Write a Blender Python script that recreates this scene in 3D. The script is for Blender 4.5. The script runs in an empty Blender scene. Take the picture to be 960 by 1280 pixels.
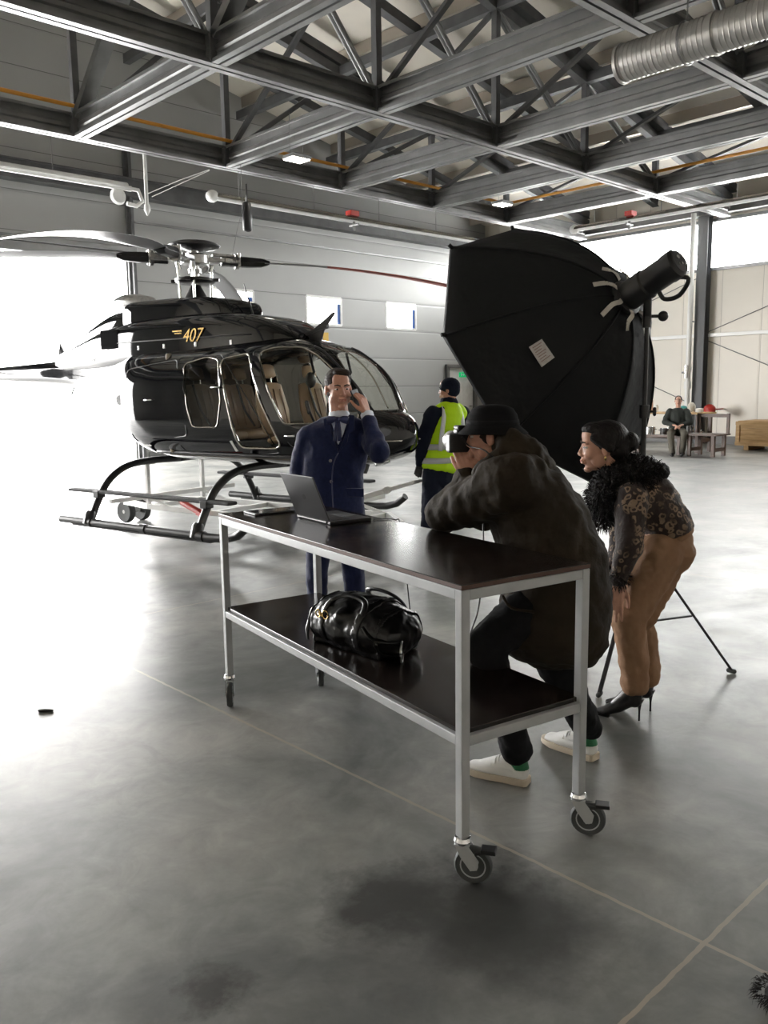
import bpy, bmesh, math, random
from mathutils import Vector as V, Matrix as M4
random.seed(7)
sc = bpy.context.scene; C = sc.collection
PI = math.pi
# ------------------------------------------------------------------ camera
FPX = 1051.28; YAW, PIT, ROL = [math.radians(a) for a in (43.3776, 8.1734, -0.8058)]; EYE = 1.6
cf = V((math.sin(YAW)*math.cos(PIT), math.cos(YAW)*math.cos(PIT), -math.sin(PIT)))
r0_ = V((math.cos(YAW), -math.sin(YAW), 0)); u0_ = r0_.cross(cf)
cr = r0_*math.cos(ROL)+u0_*math.sin(ROL); cu = -r0_*math.sin(ROL)+u0_*math.cos(ROL)
CP = V((0, 0, EYE))
cam = bpy.data.cameras.new('view_camera'); co = bpy.data.objects.new('view_camera', cam); C.objects.link(co)
cam.sensor_fit = 'VERTICAL'; cam.sensor_height = 36; cam.lens = FPX/1280*36; cam.clip_start = .05; cam.clip_end = 400
co.matrix_world = M4((( cr.x, cu.x, -cf.x, 0), (cr.y, cu.y, -cf.y, 0), (cr.z, cu.z, -cf.z, EYE), (0, 0, 0, 1)))
sc.camera = co
def ray(x, y): return cf + cr*((x-480)/FPX) - cu*((y-640)/FPX)
def W(x, y, D): return CP + ray(x, y)*D           # point seen at pixel x,y at depth D (metres)
def Z(x, y, z): d = ray(x, y); return CP + d*((z-EYE)/d.z)
# ------------------------------------------------------------------ materials
MAT = {}
def mat(name, col, rough=.5, metal=0, col2=None, nscale=8, ndet=4, bump=0, bscale=40, spec=.5, coat=0, rough2=None, emit=None, estr=0, stretch=None, ramp=(.35, .65), sheen=0):
    m = bpy.data.materials.new(name); m.use_nodes = True; nt = m.node_tree; b = nt.nodes['Principled BSDF']
    b.inputs['Base Color'].default_value = (*col, 1); b.inputs['Roughness'].default_value = rough; b.inputs['Metallic'].default_value = metal
    b.inputs['Specular IOR Level'].default_value = spec; b.inputs['Coat Weight'].default_value = coat; b.inputs['Sheen Weight'].default_value = sheen
    tc = nt.nodes.new('ShaderNodeTexCoord'); src = tc.outputs['Object']
    if stretch:
        mp = nt.nodes.new('ShaderNodeMapping'); mp.inputs['Scale'].default_value = stretch; nt.links.new(src, mp.inputs['Vector']); src = mp.outputs['Vector']
    if col2 is not None or rough2 is not None:
        n = nt.nodes.new('ShaderNodeTexNoise'); n.inputs['Scale'].default_value = nscale; n.inputs['Detail'].default_value = ndet
        nt.links.new(src, n.inputs['Vector'])
        if col2 is not None:
            r = nt.nodes.new('ShaderNodeValToRGB'); r.color_ramp.elements[0].position = ramp[0]; r.color_ramp.elements[1].position = ramp[1]
            r.color_ramp.elements[0].color = (*col, 1); r.color_ramp.elements[1].color = (*col2, 1)
            nt.links.new(n.outputs['Fac'], r.inputs['Fac']); nt.links.new(r.outputs['Color'], b.inputs['Base Color'])
        if rough2 is not None:
            mr = nt.nodes.new('ShaderNodeMapRange'); mr.inputs['From Min'].default_value = .3; mr.inputs['From Max'].default_value = .7
            mr.inputs['To Min'].default_value = rough; mr.inputs['To Max'].default_value = rough2
            nt.links.new(n.outputs['Fac'], mr.inputs['Value']); nt.links.new(mr.outputs['Result'], b.inputs['Roughness'])
    if bump:
        n2 = nt.nodes.new('ShaderNodeTexNoise'); n2.inputs['Scale'].default_value = bscale; n2.inputs['Detail'].default_value = 3
        bp = nt.nodes.new('ShaderNodeBump'); bp.inputs['Strength'].default_value = bump; bp.inputs['Distance'].default_value = .02
        nt.links.new(src, n2.inputs['Vector']); nt.links.new(n2.outputs['Fac'], bp.inputs['Height']); nt.links.new(bp.outputs['Normal'], b.inputs['Normal'])
    if emit: b.inputs['Emission Color'].default_value = (*emit, 1); b.inputs['Emission Strength'].default_value = estr
    MAT[name] = m; return m
def glassmat(name, tint, refl=1.0, rough=0.0, ior=1.5):
    m = bpy.data.materials.new(name); m.use_nodes = True; nt = m.node_tree; nt.nodes.clear()
    o = nt.nodes.new('ShaderNodeOutputMaterial'); t = nt.nodes.new('ShaderNodeBsdfTransparent'); g = nt.nodes.new('ShaderNodeBsdfGlossy'); mx = nt.nodes.new('ShaderNodeMixShader'); f = nt.nodes.new('ShaderNodeFresnel')
    t.inputs['Color'].default_value = (*tint, 1); g.inputs['Roughness'].default_value = rough; f.inputs['IOR'].default_value = ior
    g.inputs['Color'].default_value = (refl, refl, refl, 1)
    ge = nt.nodes.new('ShaderNodeNewGeometry'); mr = nt.nodes.new('ShaderNodeMapRange'); mr.inputs['To Min'].default_value = ior; mr.inputs['To Max'].default_value = 1/ior
    nt.links.new(ge.outputs['Backfacing'], mr.inputs['Value']); nt.links.new(mr.outputs['Result'], f.inputs['IOR'])
    nt.links.new(f.outputs[0], mx.inputs[0]); nt.links.new(t.outputs[0], mx.inputs[1]); nt.links.new(g.outputs[0], mx.inputs[2]); nt.links.new(mx.outputs[0], o.inputs['Surface'])
    MAT[name] = m; return m
# ------------------------------------------------------------------ object helpers
def tag(o, label=None, cat=None, group=None, kind=None):
    if label: o['label'] = label
    if cat: o['category'] = cat
    if group: o['group'] = group
    if kind: o['kind'] = kind
    return o
def wm(o):
    m = o.matrix_basis.copy()
    while o.parent: o = o.parent; m = o.matrix_basis @ m
    return m
def empty(name, loc, label, cat, group=None, rz=0):
    o = bpy.data.objects.new(name, None); C.objects.link(o); o.location = loc; o.rotation_euler = (0, 0, rz); o.empty_display_size = .1
    return tag(o, label, cat, group)
def copy_tree(o, parent=None):
    c = o.copy(); C.objects.link(c); c.parent = parent
    for ch in list(o.children): copy_tree(ch, c)
    return c
def basis(d, hint=None):
    d = d.normalized(); h = hint or (V((0, 0, 1)) if abs(d.z) < .95 else V((1, 0, 0)))
    s = d.cross(h)
    if s.length < 1e-6: s = d.cross(V((1, .3, .2)))
    s.normalize(); return s, s.cross(d).normalized()
class MB:
    def __init__(s): s.v = []; s.f = []; s.mi = []; s.cur = 0
    def add(s, vs, fs):
        n = len(s.v); s.v += [V(p) for p in vs]; s.f += [tuple(i+n for i in f) for f in fs]; s.mi += [s.cur]*len(fs); return s
    def box(s, c, d, R=None):
        c = V(c); x, y, z = [k/2 for k in d]
        P = [V((i*x, j*y, k*z)) for i in (-1, 1) for j in (-1, 1) for k in (-1, 1)]
        if R is not None: P = [R @ p for p in P]
        return s.add([c+p for p in P], [(0, 1, 3, 2), (4, 6, 7, 5), (0, 4, 5, 1), (2, 3, 7, 6), (0, 2, 6, 4), (1, 5, 7, 3)])
    def bar(s, a, b, w, h, hint=None):      # rectangular bar between two points; w sideways, h along hint
        a, b = V(a), V(b); sd, up = basis(b-a, hint)
        P = [p+sd*i*w/2+up*j*h/2 for p in (a, b) for i, j in ((-1, -1), (1, -1), (1, 1), (-1, 1))]
        return s.add(P, [(0, 1, 2, 3), (7, 6, 5, 4), (0, 4, 5, 1), (1, 5, 6, 2), (2, 6, 7, 3), (3, 7, 4, 0)])
    def loft(s, rings, caps=True, closed=False):
        n = len(rings[0]); base = len(s.v)
        for r in rings: s.v += [V(p) for p in r]
        m = len(rings); fs = []
        for i in range(m if closed else m-1):
            a, b = i*n, ((i+1) % m)*n
            for j in range(n): k = (j+1) % n; fs.append((base+a+j, base+a+k, base+b+k, base+b+j))
        if caps and not closed: fs += [tuple(base+j for j in range(n))[::-1], tuple(base+(m-1)*n+j for j in range(n))]
        s.f += fs; s.mi += [s.cur]*len(fs); return s
    def tube(s, pts, r, n=8, closed=False, caps=True, flat=1, hint=None):
        pts = [V(p) for p in pts]; m = len(pts); rs = r if isinstance(r, (list, tuple)) else [r]*m; rings = []; sd = None
        for i, p in enumerate(pts):
            if closed: t = pts[(i+1) % m]-pts[i-1]
            else: t = pts[min(i+1, m-1)]-pts[max(i-1, 0)]
            if t.length < 1e-9: t = V((0, 0, 1))
            t.normalize()
            if sd is None: sd, up = basis(t, hint)
            else:
                sd = sd - t*sd.dot(t)
                if sd.length < 1e-6: sd, up = basis(t)
                sd.normalize(); up = sd.cross(t).normalized()
            rings.append([p+sd*math.cos(a)*rs[i]+up*math.sin(a)*rs[i]*flat for a in [2*PI*k/n for k in range(n)]])
        return s.loft(rings, caps, closed)
    def cyl(s, a, b, r, r2=None, n=20, caps=True): return s.tube([a, b], [r, r if r2 is None else r2], n, caps=caps)
    def lathe(s, prof, o, ax=(0, 0, 1), n=24, caps=True):
        o = V(o); ax = V(ax).normalized(); sd, up = basis(ax)
        return s.loft([[o+ax*z+sd*math.cos(2*PI*k/n)*max(r, 1e-4)+up*math.sin(2*PI*k/n)*max(r, 1e-4) for k in range(n)] for r, z in prof], caps)
    def ell(s, c, r, R=None, nu=16, nv=10):
        c = V(c); rings = []
        for i in range(nv+1):
            t = PI*i/nv; t = min(max(t, .02), PI-.02)
            ring = [V((r[0]*math.sin(t)*math.cos(2*PI*k/nu), r[1]*math.sin(t)*math.sin(2*PI*k/nu), r[2]*math.cos(t))) for k in range(nu)]
            if R is not None: ring = [R @ p for p in ring]
            rings.append([c+p for p in ring])
        return s.loft(rings)
    def cap(s, a, b, r, r2=None, n=12):      # tapered capsule
        a, b = V(a), V(b); r2 = r if r2 is None else r2; d = b-a
        if d.length < 1e-6: return s.ell(a, (r, r, r), nu=n)
        d.normalize(); pts = []; rs = []
        for k in range(5): t = PI/2*(1-k/4); pts.append(a-d*r*math.sin(t)); rs.append(max(r*math.cos(t), r*.02))
        for k in range(5): t = PI/2*k/4; pts.append(b+d*r2*math.sin(t)); rs.append(max(r2*math.cos(t), r2*.02))
        return s.tube(pts, rs, n)
    def chain(s, pts, rs, n=12):
        for i in range(len(pts)-1): s.cap(pts[i], pts[i+1], rs[i], rs[i+1], n)
        return s
    def torso(s, pts, ab, side, n=20):       # elliptical loft: ab = (half width along side, half depth)
        pts = [V(p) for p in pts]; side = V(side).normalized(); rings = []
        P = pts[:]; A = list(ab)
        d0 = (P[1]-P[0]).normalized(); d1 = (P[-1]-P[-2]).normalized()
        P = [P[0]-d0*min(A[0])*.5, P[0]-d0*min(A[0])*.32]+P+[P[-1]+d1*min(A[-1])*.32, P[-1]+d1*min(A[-1])*.5]
        A = [(A[0][0]*.25, A[0][1]*.25), (A[0][0]*.75, A[0][1]*.75)]+A+[(A[-1][0]*.75, A[-1][1]*.75), (A[-1][0]*.25, A[-1][1]*.25)]
        for i, p in enumerate(P):
            t = (P[min(i+1, len(P)-1)]-P[max(i-1, 0)]).normalized(); sd = (side-t*side.dot(t)).normalized(); fr = t.cross(sd).normalized()
            rings.append([p+sd*A[i][0]*math.cos(2*PI*k/n)+fr*A[i][1]*math.sin(2*PI*k/n) for k in range(n)])
        return s.loft(rings)
    def prism(s, poly, fn, t):               # poly list of 2D, fn maps (x,y,d)->3D
        n = len(poly); s.add([fn(x, y, 0) for x, y in poly]+[fn(x, y, t) for x, y in poly], [tuple(range(n))[::-1], tuple(range(n, 2*n))]+[(i, (i+1) % n, (i+1) % n+n, i+n) for i in range(n)]); return s
    def build(s, name, m, parent=None, smooth=False, bevel=0, base=None, fixn=True, segs=2, sub=0, angle=None, solid=0):
        me = bpy.data.meshes.new(name)
        if parent is not None: inv = wm(parent).inverted(); vs = [inv @ p for p in s.v]; loc = None
        else:
            if base is None:
                xs = [p.x for p in s.v]; ys = [p.y for p in s.v]; zs = [p.z for p in s.v]; base = V(((min(xs)+max(xs))/2, (min(ys)+max(ys))/2, min(zs)))
            loc = V(base); vs = [p-loc for p in s.v]
        me.from_pydata([tuple(p) for p in vs], [], s.f)
        for q in (m if isinstance(m, (list, tuple)) else [m]): me.materials.append(q)
        me.polygons.foreach_set('material_index', s.mi)
        if fixn:
            bm = bmesh.new(); bm.from_mesh(me); bmesh.ops.recalc_face_normals(bm, faces=bm.faces); bm.to_mesh(me); bm.free()
        o = bpy.data.objects.new(name, me); C.objects.link(o)
        if parent is not None: o.parent = parent
        else: o.location = loc
        if solid: q = o.modifiers.new('s', 'SOLIDIFY'); q.thickness = solid; q.offset = 0
        if bevel: q = o.modifiers.new('b', 'BEVEL'); q.width = bevel; q.segments = segs; q.limit_method = 'ANGLE'; q.angle_limit = .6; q.harden_normals = False
        if sub: q = o.modifiers.new('u', 'SUBSURF'); q.levels = sub; q.render_levels = sub
        if smooth:
            me.polygons.foreach_set('use_smooth', [True]*len(me.polygons))
            if angle is not None: me.set_sharp_from_angle(angle=angle)
        me.update(); return o
    def clay(s, name, m, parent=None, vox=.01, it=3, disp=0, dscale=.1, base=None, smooth_f=.5):   # fuse the shapes into one continuous surface
        o = s.build(name, m, parent, base=base)
        q = o.modifiers.new('r', 'REMESH'); q.mode = 'VOXEL'; q.voxel_size = vox; q.use_smooth_shade = True
        if it: q = o.modifiers.new('k', 'SMOOTH'); q.iterations = it; q.factor = smooth_f
        if disp:
            tx = bpy.data.textures.new('folds', 'CLOUDS'); tx.noise_scale = dscale; tx.noise_depth = 2
            q = o.modifiers.new('d', 'DISPLACE'); q.texture = tx; q.strength = disp; q.mid_level = .5; q.texture_coords = 'LOCAL'
        dg = bpy.context.evaluated_depsgraph_get(); dg.update(); me = bpy.data.meshes.new_from_object(o.evaluated_get(dg)); old = o.data; o.modifiers.clear(); o.data = me
        me.polygons.foreach_set('use_smooth', [True]*len(me.polygons)); bpy.data.meshes.remove(old)
        if len(me.materials) == 0: me.materials.append(m)
        return o
def peel(src, name, m, pred, off, parent):    # lift the faces of a surface that satisfy pred into a part of their own, slightly proud of it
    me = src.data; wmx = wm(src); ids = {}; vs = []; fs = []
    for p in me.polygons:
        if pred(wmx @ p.center):
            f_ = []
            for i in p.vertices:
                if i not in ids: v_ = me.vertices[i]; ids[i] = len(vs); vs.append(wmx @ (v_.co+v_.normal*off))
                f_.append(ids[i])
            fs.append(f_)
    mb = MB(); mb.add(vs, fs); o = mb.build(name, m, parent, smooth=True, fixn=False); q = o.modifiers.new('s', 'SOLIDIFY'); q.thickness = off*1.5; q.offset = -1; return o
def arc(c, r, a0, a1, n, ex, ey): return [V(c)+V(ex)*math.cos(a0+(a1-a0)*i/n)*r+V(ey)*math.sin(a0+(a1-a0)*i/n)*r for i in range(n+1)]
def smooth_path(pts, k=6):                   # Catmull-Rom
    pts = [V(p) for p in pts]; P = [pts[0]*2-pts[1]]+pts+[pts[-1]*2-pts[-2]]; out = []
    for i in range(1, len(P)-2):
        for j in range(k):
            t = j/k; a, b, c, d = P[i-1:i+3]
            out.append(.5*((2*b)+(c-a)*t+(2*a-5*b+4*c-d)*t*t+(3*b-a-3*c+d)*t**3))
    return out+[pts[-1]]
# ------------------------------------------------------------------ palette
steel = mat('galvanised_steel', (.25, .25, .25), .34, .8, col2=(.19, .19, .19), nscale=2, rough2=.45)
dsteel = mat('dark_steel', (.085, .087, .09), .5, .2, col2=(.12, .122, .125), nscale=3)
deck_m = mat('roof_deck', (.84, .79, .70), .6, col2=(.76, .715, .635), nscale=1.2)
wallL_m = mat('panel_wall', (.52, .53, .53), .42, col2=(.47, .48, .48), nscale=.6)
wallR_m = mat('cream_wall', (.66, .62, .55), .5, col2=(.60, .565, .50), nscale=.5)
seam_m = mat('panel_seam', (.20, .20, .20), .6)
white_m = mat('white_paint', (.78, .78, .77), .35, col2=(.68, .68, .67), nscale=5)
frame_m = mat('table_frame_paint', (.42, .435, .45), .42, .1, col2=(.38, .395, .41), nscale=14)
board_m = mat('dark_plywood', (.011, .008, .007), .15, col2=(.016, .011, .009), nscale=6, rough2=.22, spec=.5)
edge_m = mat('plywood_edge', (.075, .035, .024), .6)
black_m = mat('black_plastic', (.012, .012, .013), .42)
rubber_m = mat('grey_rubber', (.05, .055, .055), .7)
chrome_m = mat('zinc_chrome', (.75, .76, .77), .18, 1)
heli_m = mat('gloss_black_paint', (.004, .0042, .006), .05, 0, spec=.45, coat=.2)
heli2_m = mat('black_skid_paint', (.014, .014, .015), .35)
metal_m = mat('machined_metal', (.42, .42, .41), .3, 1, col2=(.3, .3, .3), nscale=20)
silver_m = mat('bright_window_rim', (.36, .34, .30), .22, .9)
blade_m = mat('blade_paint', (.30, .30, .32), .28, 0, col2=(.27, .27, .29), nscale=2)
red_m = mat('red_paint', (.42, .03, .02), .4)
redb_m = mat('faded_red_paint', (.34, .075, .055), .4)
tan_m = mat('beige_leather', (.50, .36, .23), .45, bump=.1, bscale=60)
yellow_m = mat('yellow_paint', (.65, .40, .04), .5)
orange_m = mat('orange_pipe', (.62, .27, .03), .45)
lblack_m = mat('black_leather', (.007, .007, .008), .30, bump=.25, bscale=14, spec=.5)
gold_m = mat('brass', (.62, .42, .16), .25, 1)
wood_m = mat('light_wood', (.52, .33, .14), .55, col2=(.40, .24, .09), nscale=3, stretch=(1, 1, 9))
dwood_m = mat('dark_wood', (.055, .032, .022), .5, col2=(.09, .05, .035), nscale=4)
navy_m = mat('navy_suit', (.011, .017, .062), .75, col2=(.008, .013, .048), nscale=60, bump=.1, bscale=90, sheen=.15, spec=.15)
navyd_m = mat('dark_navy_cloth', (.010, .013, .026), .85, bump=.2, bscale=40, spec=.15)
shirt_m = mat('white_shirt', (.62, .66, .75), .7)
bow_m = mat('navy_satin', (.012, .018, .07), .4)
skin_m = mat('skin', (.52, .27, .19), .5, col2=(.46, .225, .155), nscale=30)
skin2_m = mat('fair_skin', (.56, .31, .22), .5, col2=(.50, .27, .19), nscale=30)
hair_m = mat('brown_hair', (.022, .012, .008), .65, spec=.2, bump=.6, bscale=160, stretch=(.3, .3, 1))
hairb_m = mat('black_hair', (.008, .006, .006), .55, spec=.25, bump=.5, bscale=120, stretch=(1, .3, .3))
eyew_m = mat('eye_white', (.6, .58, .55), .25); eyed_m = mat('iris', (.03, .02, .015), .2); lip_m = mat('lips', (.40, .14, .10), .5); brow_m = mat('eyebrow', (.03, .018, .012), .8)
vest_m = mat('hi_vis_yellow', (.55, .88, .02), .6, bump=.15, bscale=25, spec=.15)
refl_m = mat('reflective_tape', (.52, .54, .56), .4)
parka_m = mat('olive_parka', (.028, .021, .013), .8, col2=(.020, .015, .010), nscale=5, bump=.35, bscale=22, spec=.15)
trou_m = mat('black_trousers', (.009, .009, .010), .85, bump=.2, bscale=30, spec=.15)
tanp_m = mat('tan_trousers', (.29, .17, .10), .72, col2=(.25, .145, .085), nscale=8, bump=.3, bscale=18, spec=.15)
fur_m = mat('black_fur', (.010, .008, .008), .55, bump=.4, bscale=90, spec=.15)
shoe_m = mat('white_leather', (.74, .74, .72), .45, bump=.05); sole_m = mat('cream_sole', (.56, .48, .38), .7); green_m = mat('green_heel_tab', (.008, .13, .045), .5)
soft_m = mat('black_softbox_nylon', (.010, .011, .012), .62, bump=.5, bscale=7, spec=.15)
label_m = mat('silver_label', (.46, .44, .43), .55, col2=(.56, .54, .53), nscale=50)
diff_m = mat('white_diffuser', (.75, .75, .75), .8)
strap_m = mat('grey_webbing', (.50, .48, .44), .8)
duct_m = mat('spiral_duct', (.45, .44, .42), .36, .75)
blue_m = mat('blue_film', (.03, .12, .45), .5)
olive_m = mat('khaki_cloth', (.12, .11, .09), .85, spec=.15)
pane_m = glassmat('window_glass', (.97, .98, .98))
canopy_m = glassmat('canopy_glass', (.88, .88, .85), ior=1.22)
lamp_m = mat('lamp_emitter', (1, 1, 1), .5, emit=(1, .93, .8), estr=14)
exit_m = mat('exit_sign_green', (.0, .25, .08), .5, emit=(0, .5, .16), estr=.5)
SKY = 20.0; EXPO = 0.74
# ================================================================== SETTING
XW, YW = 23.2, 19.3; XL, YB = -10.0, -7.0
ZT = 6.1
NX = [.72, 3.82, 6.92, 10.04, 13.1, 16.07, 19.05]; NY = [1.45, 6.03, 10.65, 15.1]
def zu(X): return 8.63-.207*(X-13.1) if X > 3.82 else 8.63-.207*(3.82-13.1)-.207*(3.82-X)
# floor material: polished concrete slab with sawn joints and stains
def floor_mat():
    m = bpy.data.materials.new('polished_concrete'); m.use_nodes = True; nt = m.node_tree; N = nt.nodes; L = nt.links; b = N['Principled BSDF']
    g = N.new('ShaderNodeNewGeometry'); pos = g.outputs['Position']
    def noise(sc_, det, rough=.5, dist=0, vec=pos):
        n = N.new('ShaderNodeTexNoise'); n.inputs['Scale'].default_value = sc_; n.inputs['Detail'].default_value = det; n.inputs['Roughness'].default_value = rough; n.inputs['Distortion'].default_value = dist; L.new(vec, n.inputs['Vector']); return n.outputs['Fac']
    def ramp(f, stops):
        r = N.new('ShaderNodeValToRGB'); e = r.color_ramp.elements
        while len(e) < len(stops): e.new(.5)
        for k, (p, c) in enumerate(stops): e[k].position = p; e[k].color = (c, c, c, 1) if not isinstance(c, tuple) else (*c, 1)
        L.new(f, r.inputs['Fac']); return r.outputs['Color']
    def math_(op, a, bb=None, cc=None):
        q = N.new('ShaderNodeMath'); q.operation = op
        for i, k in enumerate((a, bb, cc)):
            if k is None: continue
            if isinstance(k, (int, float)): q.inputs[i].default_value = k
            else: L.new(k, q.inputs[i])
        return q.outputs[0]
    def mixc(f, a, bb):
        q = N.new('ShaderNodeMix'); q.data_type = 'RGBA'
        if isinstance(f, (int, float)): q.inputs['Factor'].default_value = f
        else: L.new(f, q.inputs['Factor'])
        for nm, k in ((6, a), (7, bb)):
            if isinstance(k, tuple): q.inputs[nm].default_value = (*k, 1)
            else: L.new(k, q.inputs[nm])
        return q.outputs[2]
    cloud = ramp(noise(.9, 7, .62, .5), [(.36, (.125, .132, .128)), (.5, (.225, .230, .220)), (.64, (.33, .325, .305))])
    fine = ramp(noise(5, 8, .7, .8), [(.3, .72), (.7, 1.1)])
    mm = N.new('ShaderNodeMix'); mm.data_type = 'RGBA'; mm.blend_type = 'MULTIPLY'; mm.inputs['Factor'].default_value = 1; L.new(cloud, mm.inputs[6]); L.new(fine, mm.inputs[7]); col = mm.outputs[2]
    sx = N.new('ShaderNodeSeparateXYZ'); L.new(pos, sx.inputs[0])
    wob = math_('MULTIPLY', math_('SUBTRACT', noise(14, 2), .5), .012)
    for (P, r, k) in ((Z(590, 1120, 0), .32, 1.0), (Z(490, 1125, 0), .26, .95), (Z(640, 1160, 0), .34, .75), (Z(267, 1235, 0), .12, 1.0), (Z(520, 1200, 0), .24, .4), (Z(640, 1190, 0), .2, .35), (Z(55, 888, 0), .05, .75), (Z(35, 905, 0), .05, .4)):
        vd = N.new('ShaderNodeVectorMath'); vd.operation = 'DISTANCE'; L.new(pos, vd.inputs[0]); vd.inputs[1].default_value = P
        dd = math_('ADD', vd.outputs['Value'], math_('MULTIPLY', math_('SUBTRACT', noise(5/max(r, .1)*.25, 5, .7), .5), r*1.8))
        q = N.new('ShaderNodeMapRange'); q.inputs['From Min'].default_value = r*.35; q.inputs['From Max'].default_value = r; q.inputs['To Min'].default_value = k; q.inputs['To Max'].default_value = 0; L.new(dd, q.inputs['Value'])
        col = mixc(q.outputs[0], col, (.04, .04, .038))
    def line(axis, off, step):
        a = math_('ADD', math_('SUBTRACT', axis, off-step/2), wob); md = math_('FLOORED_MODULO', a, step); return math_('LESS_THAN', math_('ABSOLUTE', math_('SUBTRACT', md, step/2)), .0075)
    j = math_('MAXIMUM', line(sx.outputs[0], 2.2, 4.6), line(sx.outputs[1], 1.0, 4.59))
    col = mixc(math_('MULTIPLY', j, .8), col, (.36, .31, .25)); L.new(col, b.inputs['Base Color'])
    rr = N.new('ShaderNodeMapRange'); L.new(noise(2.2, 6, .65, .4), rr.inputs['Value']); rr.inputs['From Min'].default_value = .3; rr.inputs['From Max'].default_value = .7; rr.inputs['To Min'].default_value = .295; rr.inputs['To Max'].default_value = .42
    L.new(rr.outputs[0], b.inputs['Roughness']); b.inputs['Specular IOR Level'].default_value = .55
    bp = N.new('ShaderNodeBump'); bp.inputs['Strength'].default_value = .06; bp.inputs['Distance'].default_value = .01; L.new(noise(22, 4), bp.inputs['Height']); L.new(bp.outputs[0], b.inputs['Normal'])
    return m
f = MB(); f.box(((XL+XW)/2, (YB+YW)/2, -.1), (XW-XL+.6, YW-YB+.6, .2)); tag(f.build('floor', floor_mat()), kind='structure')
apron_m = mat('pale_concrete_apron', (.62, .62, .62), .8, col2=(.7, .7, .7), nscale=.3)
f = MB(); f.box((4, YW+.3+35, -.12), (120, 70, .2)); tag(f.build('floor', apron_m), kind='structure')
f = MB(); f.box((XW+.3+25, -10, -.14), (50, 60, .2)); tag(f.build('floor', apron_m), kind='structure')
def wall(name, m, mapf, a0, a1, z0, z1, holes, t, kind='structure'):
    mb = MB(); A = sorted({a0, a1, *[h[0] for h in holes], *[h[1] for h in holes]}); B = sorted({z0, z1, *[h[2] for h in holes], *[h[3] for h in holes]})
    solid = lambda a, b: not any(h[0] < a < h[1] and h[2] < b < h[3] for h in holes)
    for i in range(len(A)-1):
        for k in range(len(B)-1):
            if solid((A[i]+A[i+1])/2, (B[k]+B[k+1])/2):
                for d in (0, t): mb.add([mapf(A[i], B[k], d), mapf(A[i+1], B[k], d), mapf(A[i+1], B[k+1], d), mapf(A[i], B[k+1], d)], [(0, 1, 2, 3)])
    for h in holes+[(a0, a1, z0, z1)]:
        q = [(h[0], h[2]), (h[1], h[2]), (h[1], h[3]), (h[0], h[3])]
        for k in range(4): a, b = q[k], q[(k+1) % 4]; mb.add([mapf(*a, 0), mapf(*b, 0), mapf(*b, t), mapf(*a, t)], [(0, 1, 2, 3)])
    return tag(mb.build(name, m, fixn=False), kind=kind)
mL = lambda a, z, d: V((a, YW+d, z)); mR = lambda a, z, d: V((XW+d, a, z))
DOOR = (-4.6, 9.85, 0.0, 4.75); WINL = [(12.2, 13.5), (15.32, 16.62), (18.46, 19.77)]
def sill_h(a): return (a[0], a[1], 3.54, 4.32)
PD = (21.2, 22.62, 0.0, 2.4)
# panelled wall shader with horizontal joints
def panel_mat(name, base, axis, step, off, w, dark, c2):
    m = mat(name, base, .42, col2=c2, nscale=.5, bump=0); nt = m.node_tree; N = nt.nodes; L = nt.links; b = N['Principled BSDF']
    g = N.new('ShaderNodeNewGeometry'); s = N.new('ShaderNodeSeparateXYZ'); L.new(g.outputs['Position'], s.inputs[0]); src = b.inputs['Base Color'].links[0].from_socket
    def mt(op, a, bb=0.0):
        q = N.new('ShaderNodeMath'); q.operation = op
        for i, k in enumerate((a, bb)):
            if isinstance(k, (int, float)): q.inputs[i].default_value = k
            else: L.new(k, q.inputs[i])
        return q.outputs[0]
    ax = s.outputs[axis]; fl = mt('FLOORED_MODULO', mt('SUBTRACT', ax, off), step); ln = mt('LESS_THAN', mt('ABSOLUTE', mt('SUBTRACT', fl, step/2)), w)
    mx = N.new('ShaderNodeMix'); mx.data_type = 'RGBA'; L.new(ln, mx.inputs['Factor']); L.new(src, mx.inputs[6]); mx.inputs[7].default_value = (*dark, 1); L.new(mx.outputs[2], b.inputs['Base Color'])
    bp = N.new('ShaderNodeBump'); bp.inputs['Distance'].default_value = .01; bp.inputs['Strength'].default_value = .5
    mr = N.new('ShaderNodeMath'); mr.operation = 'PINGPONG'; L.new(fl, mr.inputs[0]); mr.inputs[1].default_value = step/2; sm = N.new('ShaderNodeMapRange'); L.new(mr.outputs[0], sm.inputs['Value']); sm.inputs['From Min'].default_value = step/2-.05; sm.inputs['From Max'].default_value = step/2; sm.inputs['To Min'].default_value = 1; sm.inputs['To Max'].default_value = 0
    L.new(sm.outputs[0], bp.inputs['Height']); L.new(bp.outputs[0], b.inputs['Normal']); return m
pL = panel_mat('grey_sandwich_panels', (.36, .365, .36), 2, .86, .46, .008, (.14, .14, .14), (.33, .335, .33))
pR = panel_mat('cream_sandwich_panels', (.82, .775, .69), 1, 1.12, .2, .006, (.48, .45, .40), (.76, .72, .64))
wall('wall_left', pL, mL, XL, XW, 0, 11.2, [DOOR, PD]+[sill_h(w) for w in WINL], .16)
WS = (-6.5, 18.9, 4.82, 6.12)
wall('wall_right', pR, mR, YB, YW, 0, 7.6, [WS], .16)
WB = []
wall('wall_back', wallR_m, lambda a, z, d: V((a, YB-d, z)), XL, XW, 0, 11.2, WB, .16)
wall('wall_side', wallR_m, lambda a, z, d: V((XL-d, a, z)), YB, YW, 0, 9.6, [], .16)
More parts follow.
